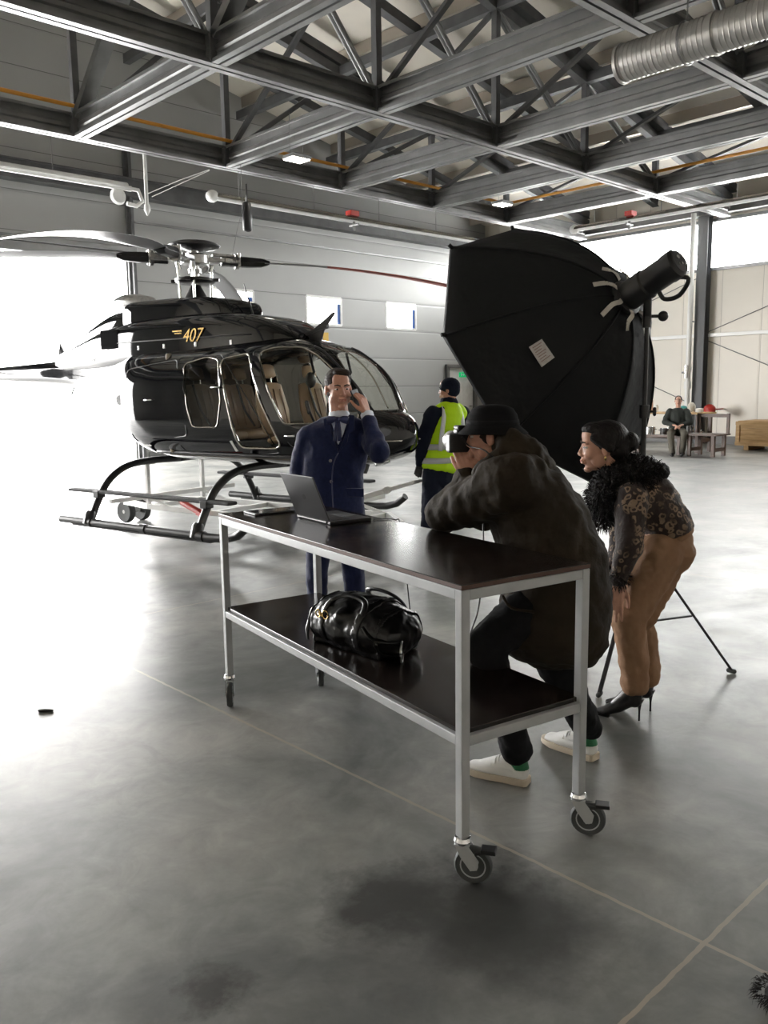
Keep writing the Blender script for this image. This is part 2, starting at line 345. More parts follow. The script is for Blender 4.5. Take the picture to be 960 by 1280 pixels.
# roof deck (two slopes) with pressed ribs
def roof(x0, x1, name):
    mb = MB(); y0, y1 = YB-.3, YW+.3
    for x in (x0, x1): pass
    z = lambda x: zu(x)+.62
    mb.add([(x0, y0, z(x0)), (x1, y0, z(x1)), (x1, y1, z(x1)), (x0, y1, z(x0)), (x0, y0, z(x0)+.15), (x1, y0, z(x1)+.15), (x1, y1, z(x1)+.15), (x0, y1, z(x0)+.15)], [(0, 3, 2, 1), (4, 5, 6, 7), (0, 1, 5, 4), (1, 2, 6, 5), (2, 3, 7, 6), (3, 0, 4, 7)])
    tag(mb.build('ceiling', deck_m), kind='structure')
roof(3.82, XW+.3, 'a'); roof(XL-.3, 3.82, 'b')
# ------------------------------------------------------------------ left wall: windows, door, door header
for i, w in enumerate(WINL):
    x0, x1, z0, z1 = sill_h(w); mb = MB()
    for a, b in (((x0, z0), (x1, z0)), ((x1, z0), (x1, z1)), ((x1, z1), (x0, z1)), ((x0, z1), (x0, z0))): mb.bar((a[0], YW+.02, a[1]), (b[0], YW+.02, b[1]), .07, .05, V((0, 1, 0)))
    fr = tag(mb.build(f'window_{i+1}', white_m, bevel=.004), kind='structure')
    p = MB(); p.box(((x0+x1)/2, YW+.07, (z0+z1)/2), (x1-x0-.04, .008, z1-z0-.04)); p.build('pane', pane_m, fr)
    p = MB(); p.box((x1-.06, YW+.03, (z0+z1)/2-.06), (.17, .012, z1-z0-.2)); p.build('blue_film_strip', blue_m, fr, bevel=.002)
mb = MB(); x0, x1, z0, z1 = PD
mb.bar((x0, YW, 0), (x0, YW, z1), .12, .22, V((0, 1, 0))).bar((x1, YW, 0), (x1, YW, z1), .12, .22, V((0, 1, 0))).bar((x0-.06, YW, z1), (x1+.06, YW, z1), .12, .22, V((0, 1, 0)))
d = tag(mb.build('door_1', steel, bevel=.005), kind='structure')
mb = MB(); mb.box(((x0+x1)/2, YW+.03, z1/2), (x1-x0-.1, .06, z1-.08)); lf = mb.build('door_leaf', white_m, d, bevel=.004)
mb = MB(); mb.tube([(x1-.16, YW-.005, 1.05), (x1-.16, YW-.06, 1.05), (x1-.3, YW-.06, 1.05)], .012); mb.build('door_handle', dsteel, lf, smooth=True)
mb = MB(); mb.box((22.02, YW-.02, 2.12), (.36, .03, .16)); es = mb.build('exit_sign', exit_m, bevel=.004); tag(es, 'small green emergency exit sign on the pale door in the grey wall', 'sign')
mb = MB(); mb.box((21.93, YW-.037, 2.12), (.06, .003, .09)); mb.prism([(0, 0), (.07, .045), (0, .09)], lambda x, y, dd: V((22.02+x, YW-.036-dd, 2.075+y)), .003); mb.box((22.0, YW-.037, 2.12), (.08, .003, .02)); mb.build('exit_symbol', white_m, es)
# big hangar opening trim, header and track
mb = MB()
mb.bar((DOOR[0], YW-.02, 4.85), (DOOR[1]+.2, YW-.02, 4.85), .2, .2, V((0, 0, 1))).bar((DOOR[0], YW-.16, 5.02), (DOOR[1]+.2, YW-.16, 5.02), .1, .12, V((0, 0, 1)))
tag(mb.build('trim_1', steel, bevel=.01), kind='structure')
mb = MB(); mb.bar((DOOR[1]+.12, YW-.08, 0), (DOOR[1]+.12, YW-.08, 7.6), .2, .05, V((0, 1, 0))).bar((DOOR[1]+.12, YW-.14, 0), (DOOR[1]+.12, YW-.14, 7.6), .06, .12, V((0, 1, 0)))
tag(mb.build('trim_2', dsteel, bevel=.004), kind='structure')
mb = MB(); mb.bar((XL, YW-.12, 6.42), (XW, YW-.12, 6.42), .2, .42, V((0, 0, 1))).bar((XL, YW-.2, 6.62), (XW, YW-.2, 6.62), .3, .02, V((0, 0, 1))).bar((XL, YW-.2, 6.22), (XW, YW-.2, 6.22), .3, .02, V((0, 0, 1)))
tag(mb.build('trim_3', dsteel), kind='structure')
mb = MB(); mb.bar((10.1, YW-.03, 5.7), (XW, YW-.03, 5.7), .06, .05, V((0, 0, 1))); tag(mb.build('trim_4', steel), kind='structure')
mb = MB(); mb.box(((DOOR[1]+.3+PD[0])/2, YW-.01, .09), (PD[0]-DOOR[1]-.4, .03, .18)); tag(mb.build('baseboard_left', seam_m), kind='structure')
mb = MB(); mb.box((XW-.01, (YB+YW)/2, .11), (.03, YW-YB-.1, .22)); tag(mb.build('baseboard_right', seam_m), kind='structure')
# yellow tape marks on the wall
for (px, py, w, h) in ((407, 423, .20, .34), (541, 541, .9, .14)):
    dd = ray(px, py); P = CP+dd*(YW/dd.y); mb = MB(); mb.box((P.x, YW-.012, max(P.z, h/2+.01)), (w, .012, h)); o = mb.build('wall_marker', yellow_m, bevel=.003)
    tag(o, 'small yellow marker on the grey wall beside the helicopter windshield' if w < .5 else 'low yellow block at the foot of the grey wall left of the vest worker', 'marker')
# ------------------------------------------------------------------ right wall: strip window, columns, rails
mb = MB()
for z in (WS[2], WS[3]): mb.bar((XW+.02, WS[0], z), (XW+.02, WS[1], z), .12, .09, V((0, 0, 1)))
cols = [11.3-4.53*k for k in (-1, 0, 1, 2, 3)]
for y in cols: mb.bar((XW+.03, y, WS[2]), (XW+.03, y, WS[3]), .12, .1, V((0, 1, 0)))
w4 = tag(mb.build('window_4', steel, bevel=.005), kind='structure')
mb = MB(); mb.box((XW+.08, (WS[0]+WS[1])/2, (WS[2]+WS[3])/2), (.008, WS[1]-WS[0]-.05, WS[3]-WS[2]-.05)); mb.build('pane', pane_m, w4)
mb = MB(); mb.bar((XW-.1, YB, 6.42), (XW-.1, YW, 6.42), .16, .36, V((0, 0, 1))).bar((XW-.2, YB, 6.24), (XW-.2, YW, 6.24), .34, .02, V((0, 0, 1))); tag(mb.build('trim_5', steel), kind='structure')
n = 6
for i, y in enumerate(cols):
    mb = MB(); x = XW-.2
    mb.bar((x-.13, y, 0), (x-.13, y, 6.5), .30, .014, V((1, 0, 0))).bar((x+.13, y, 0), (x+.13, y, 6.5), .30, .014, V((1, 0, 0))).bar((x, y, 0), (x, y, 6.5), .012, .26, V((1, 0, 0)))
    o = mb.build('steel_column', mat_col if i else (mat_col := mat('column_paint', (.13, .135, .14), .6)), bevel=.003)
    tag(o, 'grey steel column on the cream wall behind the white pipe' if i == 1 else 'grey steel wall column along the cream side wall', 'column', 'steel columns of the cream wall')
rail_m = mat('white_rail', (.8, .8, .78), .3)
for i in range(len(cols)-1):
    a, b = cols[i+1], cols[i]
    mb = MB(); mb.bar((XW-.08, a+.16, 3.02), (XW-.08, b-.16, 3.02), .1, .1, V((0, 0, 1))); tag(mb.build('wall_rail', rail_m, bevel=.01), 'white horizontal rail across the cream wall between steel columns' , 'rail', 'white wall rails')
    if i in (0, 1, 2):
        for p, q in (((a, 2.3), (b, 4.5)), ((a, 4.5), (b, 2.3))):
            if i == 1 and q[1] > 4: continue
        mb = MB(); mb.cyl((XW-.012, a+.05, 1.0), (XW-.012, b-.05, 2.9), .012, n=8); tag(mb.build('brace_rod', steel), 'thin steel diagonal brace rod rising below the white rail on the cream wall', 'rod', 'lower brace rods')
        mb = MB(); mb.cyl((XW-.012, b-.05, 3.1), (XW-.012, a+.05, 4.7), .012, n=8); tag(mb.build('brace_rod', steel), 'thin steel diagonal brace rod above the white rail on the cream wall', 'rod', 'upper brace rods')
mb = MB(); y = 11.5; mb.cyl((XW-.5, y, 0), (XW-.5, y, 6.3), .07, n=16).cyl((XW-.5, y, 1.55), (XW-.5, y, 1.75), .1, n=16).cyl((XW-.5, y, 2.05), (XW-.5, y, 2.15), .095, n=16)
o = mb.build('drain_pipe', rail_m, smooth=True, angle=.6); tag(o, 'white vertical pipe running down in front of the grey column', 'pipe')
mb = MB(); mb.cyl((XW-.5, y, 2.0), (XW-.72, y+.05, 2.0), .03, n=10).cyl((XW-.62, y, 1.85), (XW-.62, y, 2.2), .05, n=12); mb.build('valve', chrome_m, o, smooth=True, angle=.6)
for z in (3.4, 5.2): mb = MB(); mb.bar((XW-.5, y-.06, z), (XW-.35, y-.06, z), .03, .03); mb.build('bracket', steel, o)
# ================================================================== ROOF STRUCTURE
def channel(mb, a, b, h=.4, w=.24):          # back to back galvanised C channels with a rolled groove
    a, b = V(a), V(b); t = (b-a).normalized(); sd, up = basis(t, V((0, 0, 1)))
    for s in (-1, 1):
        prof = [(.02, 0), (w/2, 0), (w/2, .05), (w/2-.015, .05), (w/2-.015, .018), (.035, .018), (.035, h*.36), (.06, h*.42), (.06, h*.58), (.035, h*.64), (.035, h-.018), (w/2-.015, h-.018), (w/2-.015, h-.05), (w/2, h-.05), (w/2, h), (.02, h)]
        mb.loft([[p+sd*s*x+V((0, 0, 1))*z for x, z in prof] for p in (a, b)])
    return mb
def thin(mb, a, b, w=.09): return mb.bar(a, b, w, w)
gx = 'trusses running across the hangar'; gy = 'trusses running along the hangar'
xlab = ['out of the way truss above the table end of the hangar', 'nearest cross truss in view, at the top right by the spiral duct', 'middle cross truss, crossing high above the helicopter mast to the softbox', 'far cross truss with the orange pipe, nearest to the grey wall']
for j, y in enumerate(NY):
    if j == 0: continue
    r = empty('roof_truss', (NX[0], y, ZT), xlab[j], 'roof truss', gx)
    mb = MB(); channel(mb, (XL+.3, y, ZT), (XW-.35, y, ZT)); mb.build('lower_chord', steel, r)
    mb = MB(); mb.bar((3.82, y, zu(3.82)), (XW-.2, y, zu(XW-.2)), .16, .2, V((0, 0, 1))).bar((3.82, y, zu(3.82)), (XL+.2, y, zu(XL+.2)), .16, .2, V((0, 0, 1))); mb.build('upper_chord', dsteel, r)
    for k, x in enumerate(NX):
        mb = MB(); mb.bar((x, y, ZT+.02), (x, y, zu(x)), .12, .12); mb.build('truss_post', dsteel, r)
        if k:
            mb = MB(); s = .06 if k in (4, 5) else 0
            a, b = V((x-.1, y, ZT+.35)), V((NX[k-1]+.05, y, zu(NX[k-1])-.1)); o_ = V((0, .07, 0))
            if j == 3: mb.bar(V((NX[k-1]+.1, y, ZT+.35)), V((x-.05, y, zu(x)-.1)), .09, .09); mb.build('diagonal_brace', dsteel, r)
            else: mb.cyl(a+o_*.6, b+o_*.6, .04, n=8).cyl(a-o_*.6, b-o_*.6, .04, n=8); mb.build('diagonal_brace', steel, r, smooth=True, angle=.7)
    for x in NX: mb = MB(); mb.box((x, y, ZT+.2), (.3, .3, .36)); mb.cyl((x, y, ZT+.36), (x, y, ZT+.42), .1, n=12); mb.build('node_plate', dsteel, r, bevel=.01)
ylab = {3: 'second long truss from the left, over the main rotor', 2: 'leftmost long truss in view, over the tail of the helicopter', 4: 'third long truss from the left, in the middle of the roof', 5: 'fourth long truss from the left, above the softbox', 6: 'rightmost long truss with the orange pipe, nearest the strip window', 1: 'long truss at the extreme upper left edge'}
for k, x in enumerate(NX):
    if k < 1: continue
    r = empty('roof_truss', (x, NY[1], ZT), ylab[k], 'roof truss', gy)
    mb = MB()
    ys = [YB+.3]+NY
    for a, b in zip(ys[:-1], ys[1:]): channel(mb, (x, a+.13, ZT+.002), (x, b-.13, ZT+.002))
    mb.build('lower_chord', steel, r)
    mb = MB(); mb.bar((x, YB+.2, zu(x)+.02), (x, YW-.2, zu(x)+.02), .16, .2, V((0, 0, 1))); mb.build('upper_chord', dsteel, r)
    for a, b in zip(NY[:-1], NY[1:]):
        mb = MB(); wd = .24 if k < 3 else .10; mb.bar((x, b-.15, ZT+.35), (x, a+.1, zu(x)-.1), wd*.6, wd, V((1, 0, 0))); mb.build('diagonal_brace', steel if k < 3 else dsteel, r)
# purlins along the hangar and rafters across it
for i in range(17):
    x = XW-.9-1.5*i
    if x < XL+1: break
    mb = MB(); z = zu(x)+.45
    prof = [(-.04, -.12), (.05, -.12), (.05, -.09), (-.01, -.09), (-.01, .12), (.05, .12), (.05, .14), (-.04, .14)]
    mb.loft([[V((x+u_, yy, z+w_)) for u_, w_ in prof] for yy in (YB+.1, YW-.1)])
    tag(mb.build('roof_purlin', mat_pur if i else (mat_pur := mat('purlin_galvanised', (.40, .36, .31), .36, .7))), 'slim galvanised purlin under the sloping roof deck', 'purlin', 'roof purlins')
for i in range(10):
    y = NY[3]+2.25-2.27*i
    if y < YB+.5: break
    mb = MB(); mb.bar((3.9, y, zu(3.9)+.26), (XW-.2, y, zu(XW-.2)+.26), .14, .2, V((0, 0, 1)))
    mb.bar((3.9, y, zu(3.9)+.15), (XW-.2, y, zu(XW-.2)+.15), .2, .02, V((0, 0, 1)))
    tag(mb.build('roof_rafter', dsteel), 'dark steel rafter running down the slope below the purlins', 'rafter', 'roof rafters')
# orange pipe along two trusses
mb = MB(); pth = [V((XL+1, 15.0, 6.62)), V((18.95, 15.0, 6.62))]; mb.tube(pth, .035, 10)
mb2 = smooth_path([(18.6, 15.0, 6.62), (18.9, 14.95, 6.62), (18.95, 14.6, 6.62)], 5); mb.tube(mb2, .035, 10); mb.tube([(18.95, 14.6, 6.62), (18.95, YB+.3, 6.62)], .035, 10)
tag(mb.build('gas_pipe', orange_m, smooth=True, angle=.7), 'long orange pipe lying on top of the far roof trusses', 'pipe')
# radiant tube heaters
def heater(p, q, label, burner=False, redbox=None):
    p, q = V(p), V(q); t = (q-p).normalized(); r = empty('tube_heater', (p+q)/2, label, 'heater', 'ceiling tube heaters'); sd, up = basis(t, V((0, 0, 1)))
    mb = MB(); n = 14; prof = [(.12*math.cos(a), .10*math.sin(a)) for a in [PI*k/8 for k in range(9)]]; prof += [(.11*math.cos(a), .09*math.sin(a)) for a in [PI*(8-k)/8 for k in range(9)]]
    mb.loft([[c+sd*x+up*z for x, z in prof] for c in (p, q)]); mb.build('reflector', white_m if burner else silver_m, r, smooth=True, angle=.6)
    mb = MB(); mb.cyl(p-t*.1, q+t*.1, .05, n=14); mb.build('heating_tube', white_m, r, smooth=True, angle=.7)
    mb = MB(); mb.ell(p-t*.05+up*.02, (.13, .13, .12)); mb.build('end_cap', white_m, r, smooth=True)
    L = (q-p).length; k = int(L/2.2)
    for i in range(k+1):
        c = p+t*(L*(i+.3)/(k+1)); mb = MB(); mb.cyl(c+up*.1, V((c.x, c.y, ZT+.1)), .008, n=6); mb.build('hanging_wire', steel, r)
    if redbox is not None:
        c = p+t*redbox; mb = MB(); mb.box(c+V((0, 0, .16)), (.26, .2, .12)); mb.build('burner_box', red_m, r, bevel=.01)
        mb = MB(); mb.cyl(c+sd*.05-up*.02, c+sd*.05-up*.22, .03, n=10).cyl(c+sd*.2-up*.1, c-sd*.1-up*.1, .03, n=10); mb.build('gas_valve', steel, r, smooth=True, angle=.6)
    if burner:
        mb = MB(); mb.lathe([(.0, -.07), (.13, -.06), (.16, 0), (.13, .06), (0, .07)], q-t*.15-up*.16-sd*.05, sd, 20); mb.build('blower', white_m, r, smooth=True, angle=.7)
        mb = MB(); mb.tube([q, q+t*.25, q+t*.33-up*.2, q+t*.2-up*.3, q-up*.28], .04, 10).cyl(q+t*.42+up*1.1, q+t*.42-up*.3, .035, n=12).tube([q+t*.42-up*.24, q+t*.42-up*.34, q+t*.42-up*.45], [.05, .065, .012], 12); mb.build('supply_pipe', white_m, r, smooth=True, angle=.7)
    return r
heater((-4, 15.5, 5.5), (8.0, 15.5, 5.5), 'white tube heater hanging at the upper left above the helicopter tail, with a round blower', True)
heater((9.7, 15.1, 5.5), (17.6, 15.1, 5.5), 'silver tube heater hung under the far cross truss above the right rotor blade', redbox=3.7)
heater((19.6, 13.2, 5.75), (19.6, 2, 5.75), 'silver tube heater parallel to the strip window behind the light head', redbox=1.6)
# floodlights
for (px, py, D, lab) in ((371, 197, 15.4, 'small lit floodlight hanging left of the third long truss'), (628, 254, 20.5, 'small lit floodlight hanging high above the softbox')):
    c = W(px, py, D); r = empty('floodlight', c, lab, 'lamp', 'hanging floodlights')
    mb = MB(); mb.box(c, (.42, .34, .07)); mb.build('housing', steel, r, bevel=.01)
    mb = MB(); mb.box(c-V((0, 0, .04)), (.38, .3, .012)); mb.build('lamp_panel', lamp_m, r)
    mb = MB(); mb.cyl(c+V((.15, 0, .03)), (c.x+.15, c.y, c.z+.75), .006, n=6).cyl(c+V((-.15, 0, .03)), (c.x-.15, c.y, c.z+.75), .006, n=6); mb.build('hanging_wire', steel, r)
# black bag hanging below the heater
c = W(309, 272, 15.6); mb = MB(); mb.torso([c+V((0, 0, .25)), c, c-V((0, 0, .22))], [(.08, .07), (.1, .08), (.09, .07)], (1, 0, 0)); mb.bar(c+V((0, 0, .25)), c+V((0, 0, .6)), .03, .02)
tag(mb.build('chain_bag', black_m, smooth=True), 'black chain bag hanging below the roof above the rotor mast', 'bag')
mb = MB(); a = W(303, 262, 15.6); mb.tube(smooth_path([a, W(297, 285, 15.2), W(290, 320, 14.5)], 5), .006, 5); mb.cyl(a, a+V((0, 0, .8)), .006, n=5)
tag(mb.build('guy_wire', steel), 'thin wire dangling down beside the black chain bag', 'wire')
mb = MB(); mb.tube([W(185, 242, 16), W(225, 225, 15.8), W(262, 212, 15.6)], .008, 5).tube([W(190, 246, 16), W(262, 213, 15.6)], .008, 5)
tag(mb.build('guy_wire', white_m), 'pale wires stretched from the heater supply pipe up to the truss', 'wire')
# spiral duct
def duct():
    p, q = V((9.45, 5.75, 5.42)), V((9.45, -2.0, 5.42)); t = (q-p).normalized(); r = empty('spiral_duct', p, 'grey spiral ventilation duct with an open end at the upper right', 'duct')
    prof = []; L = (q-p).length; k = int(L/.06)
    for i in range(k): prof += [(.205, i*.06), (.205, i*.06+.045), (.212, i*.06+.052)]
    mb = MB(); mb.lathe(prof, p, t, 32, caps=False); mb.build('duct_body', duct_m, r, smooth=True, angle=.4, solid=.004)
    for d in (0, 1.15, 3.4): mb = MB(); mb.lathe([(.2, -.025), (.225, -.02), (.225, .02), (.2, .025)], p+t*d, t, 32, caps=False); mb.build('collar', duct_m, r, smooth=True, angle=.5)
    for d in (.8, 2.6): mb = MB(); c = p+t*d; mb.tube(arc(c, .225, 0, 2*PI, 24, V((1, 0, 0)), V((0, 0, 1))), .01, 6).cyl(c+V((0, 0, .22)), (c.x, c.y, 6.2), .01, n=6); mb.build('hanger', steel, r)
duct()
# ================================================================== HELICOPTER (local frame: x forward, y left, z up)
HA = math.radians(-79); HO = V((5.57, 6.83, 0)); hf = V((math.cos(HA), math.sin(HA), 0)); hl = V((-hf.y, hf.x, 0))
def tolocal(P): v = P-HO; return V((v.dot(hf), v.dot(hl), v.z))
def hplane(px, py, off):                     # point of the helicopter's fore-and-aft plane y = off seen at a pixel
    d = ray(px, py); t = (HO+hl*off-CP).dot(hl)/d.dot(hl); return tolocal(CP+d*t)
def interp(T, x):
    if x >= T[0][0]: return T[0][1:]
    if x <= T[-1][0]: return T[-1][1:]
    for i in range(len(T)-1):
        if T[i][0] >= x >= T[i+1][0]:
            u = (T[i][0]-x)/(T[i][0]-T[i+1][0]); p0 = T[max(i-1, 0)]; p1 = T[i]; p2 = T[i+1]; p3 = T[min(i+2, len(T)-1)]; out = []
            for k in range(1, len(p1)):
                d = p2[0]-p1[0]
                m1 = (p2[k]-p0[k])/(p2[0]-p0[0])*d if i > 0 else p2[k]-p1[k]
                m2 = (p3[k]-p1[k])/(p3[0]-p1[0])*d if i+2 < len(T) else p2[k]-p1[k]
                out.append((2*u**3-3*u*u+1)*p1[k]+(u**3-2*u*u+u)*m1+(-2*u**3+3*u*u)*p2[k]+(u**3-u*u)*m2)
            return out
HULL = [(1.17, .02, 1.15, 1.19), (1.13, .13, 1.07, 1.27), (1.05, .25, 1.0, 1.345), (.95, .35, .95, 1.395), (.86, .42, .92, 1.43), (.79, .46, .90, 1.55), (.67, .53, .88, 1.74), (.5, .60, .865, 1.90), (.3, .66, .86, 2.02), (0, .71, .855, 2.12), (-.3, .735, .855, 2.17), (-.8, .745, .855, 2.185), (-1.5, .745, .86, 2.17), (-2.0, .74, .885, 2.16), (-2.3, .70, .97, 2.15), (-2.6, .56, 1.13, 2.13), (-3.0, .42, 1.32, 2.11), (-3.4, .32, 1.52, 2.09), (-4, .235, 1.70, 2.07), (-5.5, .19, 1.79, 2.03), (-7.2, .14, 1.86, 2.0), (-7.9, .06, 1.91, 1.97)]
NS = 3.0
def hsec(x):
    w, zb, zt = interp(HULL, x); zc = zb+(zt-zb)*.42; return w, zb, zt, zc
def hy(x, z):
    w, zb, zt, zc = hsec(x); h = (zt-zc) if z > zc else (zc-zb); q = min(abs((z-zc)/h), .999); return w*(1-q**NS)**(1/NS)
def hin(p):
    if p.x > 1.17 or p.x < -7.9: return False
    w, zb, zt, zc = hsec(p.x); h = (zt-zc) if p.z > zc else (zc-zb); return abs(p.y/w)**NS+abs((p.z-zc)/h)**NS < 1
def hhit(px, py):
    d = ray(px, py); D = 6.5
    while D < 12.5:
        p = tolocal(CP+d*D)
        if hin(p):
            a, b = D-.02, D
            for _ in range(8):
                m_ = (a+b)/2
                if hin(tolocal(CP+d*m_)): b = m_
                else: a = m_
            return tolocal(CP+d*b)
        D += .02
    return None
heli = empty('helicopter', (0, 0, 0), 'glossy black helicopter standing on skids in front of the bright hangar opening', 'helicopter')
# --- hull surface, windows really cut out of it
NP = 72
def hring(x, n=NP):
    w, zb, zt, zc = hsec(x); out = []
    for k in range(n):
        t = 2*PI*k/n; c, s = math.cos(t), math.sin(t)
        out.append(V((x, w*math.copysign(abs(c)**(2/NS), c), zc+((zt-zc) if s > 0 else (zc-zb))*math.copysign(abs(s)**(2/NS), s))))
    return out
xs = [1.17, 1.165, 1.155, 1.14, 1.12, 1.095]+[1.06-.04*i for i in range(104)]; xs += [-3.2-.12*i for i in range(1, 40)]; xs = [x for x in xs if x > -7.9]+[-7.9]
mb = MB(); mb.loft([hring(x) for x in xs])
hull = mb.build('fuselage', [heli_m, heli_m], heli, smooth=True)
def rnd(poly, r=.06, k=4):                   # rounded polygon corners (2D)
    out = []; n = len(poly)
    for i in range(n):
        p0, p, p1 = [V((q[0], q[1], 0)) for q in (poly[i-1], poly[i], poly[(i+1) % n])]
        a = p+(p0-p)*min(.45, r/max((p0-p).length, 1e-6)); b = p+(p1-p)*min(.45, r/max((p1-p).length, 1e-6))
        for j in range(k+1): t = j/k; q = a*(1-t)**2+p*2*t*(1-t)+b*t*t; out.append((q.x, q.y))
    return out
def pix_poly(pp):
    o = []
    for p in pp:
        h = hhit(*p)
        if h is not None: o.append((h.x, h.z))
    return o
W_aft = rnd(pix_poly([(231, 455), (260, 446), (274, 450), (276, 500), (272, 534), (241, 534), (234, 510)]), .05)
W_mid = rnd(pix_poly([(277, 449), (313, 441), (327, 505), (352, 556), (346, 561), (302, 560), (293, 542), (284, 505)]), .07)
W_fro = rnd(pix_poly([(325, 440), (345, 434), (380, 434), (399, 444), (420, 464), (438, 484), (450, 505), (448, 528), (354, 530), (338, 495)]), .06)
pp = [hhit(*p) for p in ((405, 440), (426, 461), (444, 481), (461, 505))]
post = [(h.x+.02, h.z+.02) for h in pp if h is not None]
PH = [h for h in pp if h is not None]; PH = [V((.19, PH[0].y+.01, 2.045))]+PH
half = [(h.x, abs(h.y)-.012) for h in PH]; half[-1] = (half[-1][0]+.0, half[-1][1])
W_shield = [(x, -y) for x, y in half]+[(.97, -.17), (.97, .17)]+[(x, y) for x, y in half[::-1]]
def inpoly(x, z, P):
    c = False; n = len(P)
    for i in range(n):
        (x1, z1), (x2, z2) = P[i], P[(i+1) % n]
        if (z1 > z) != (z2 > z) and x < (x2-x1)*(z-z1)/(z2-z1)+x1: c = not c
    return c
bm = bmesh.new(); bm.from_mesh(hull.data)
for P in (W_shield,):
    n = len(P)
    for i in range(n):
        a, b = P[i], P[(i+1) % n]; L = math.hypot(b[0]-a[0], b[1]-a[1]); x0, x1 = min(a[0], b[0])-.012, max(a[0], b[0])+.012; y0, y1 = min(a[1], b[1])-.012, max(a[1], b[1])+.012
        fs = [f_ for f_ in bm.faces if max(v.co.z for v in f_.verts) > 1.42 and max(v.co.x for v in f_.verts) > x0 and min(v.co.x for v in f_.verts) < x1 and max(v.co.y for v in f_.verts) > y0 and min(v.co.y for v in f_.verts) < y1]
        geo = list({e for f_ in fs for e in f_.edges})+list({v for f_ in fs for v in f_.verts})+fs
        bmesh.ops.bisect_plane(bm, geom=geo, dist=1e-5, plane_co=(a[0], a[1], 0), plane_no=(-(b[1]-a[1])/L, (b[0]-a[0])/L, 0))
    fs = [f_ for f_ in bm.faces if min(v.co.x for v in f_.verts) > .7 and max(v.co.z for v in f_.verts) > 1.42 > min(v.co.z for v in f_.verts)]
    bmesh.ops.bisect_plane(bm, geom=list({e for f_ in fs for e in f_.edges})+list({v for f_ in fs for v in f_.verts})+fs, dist=1e-5, plane_co=(0, 0, 1.42), plane_no=(0, 0, 1))
for P in (W_aft, W_mid, W_fro):
    n = len(P)
    for i in range(n):
        a, b = P[i], P[(i+1) % n]; L = math.hypot(b[0]-a[0], b[1]-a[1])
        if L < 1e-4: continue
        x0, x1 = min(a[0], b[0])-.012, max(a[0], b[0])+.012; z0, z1 = min(a[1], b[1])-.012, max(a[1], b[1])+.012
        fs = []
        for f_ in bm.faces:
            X = [v.co.x for v in f_.verts]; Zz = [v.co.z for v in f_.verts]
            if max(X) > x0 and min(X) < x1 and max(Zz) > z0 and min(Zz) < z1: fs.append(f_)
        geo = list({e for f_ in fs for e in f_.edges})+list({v for f_ in fs for v in f_.verts})+fs
        bmesh.ops.bisect_plane(bm, geom=geo, dist=1e-5, plane_co=(a[0], 0, a[1]), plane_no=(-(b[1]-a[1])/L, 0, (b[0]-a[0])/L))
glass = {'aft': [], 'mid': [], 'fro': [], 'sh': []}; rem = []
for f_ in bm.faces:
    c = f_.calc_center_median()
    for nm, P in (('sh', W_shield), ('aft', W_aft), ('mid', W_mid), ('fro', W_fro)):
        if (inpoly(c.x, c.y, P) and c.z > 1.42) if nm == 'sh' else (c.z > .95 and inpoly(c.x, c.z, P)):
            side = 0 if nm == 'sh' else (1 if c.y > 0 else -1)
            glass[nm].append((side, [v.co.copy() for v in f_.verts])); rem.append(f_); break
bmesh.ops.delete(bm, geom=rem, context='FACES'); bm.to_mesh(hull.data); bm.free()
hull.data.polygons.foreach_set('use_smooth', [True]*len(hull.data.polygons))
q = hull.modifiers.new('t', 'SOLIDIFY'); q.thickness = .025; q.offset = -1; q.use_rim = True
tint_m = glassmat('smoked_glass', (.16, .15, .13), ior=1.4)
def glass_part(nm, side, name, lab=None, parent=heli):
    idx = {}; vs = []; fs = []
    for s, poly in glass[nm]:
        if s != side: continue
        f_ = []
        for p in poly:
            k = (round(p.x, 5), round(p.y, 5), round(p.z, 5))
            if k not in idx: idx[k] = len(vs); vs.append(p)
            f_.append(idx[k])
        fs.append(f_)
    m_ = MB(); m_.add(vs, fs); o = m_.build(name, tint_m if nm == 'aft' else canopy_m, parent, smooth=True)
    if lab: o['label'] = lab
    return o
def rim(P, side, r, m, name, parent, close=True, off=.003):
    pts = [V((x, side*(hy(x, z)+off), z)) for x, z in P]; m_ = MB(); m_.tube(pts, r, 8, closed=close); return m_.build(name, m, parent, smooth=True)
for side in (-1, 1):
    for nm, P, nn in (('aft', W_aft, 'baggage_window'), ('mid', W_mid, 'rear_door'), ('fro', W_fro, 'front_door')):
        g = glass_part(nm, side, 'side_window'); rim(P, side, .008 if nm != 'mid' else .010, silver_m, 'window_rim', g)
shd = glass_part('sh', 0, 'windshield', 'curved clear windshield with a silver strip for its edge glint')
mb = MB(); pts = [V((x, 0, interp(HULL, x)[2]+.004)) for x in [.86-.03*i for i in range(22)]]; mb.tube(pts, .007, 8); mb.build('edge_glint_strip', silver_m, shd, smooth=True)  # silver strip stands in for the bright reflection along the glass edge
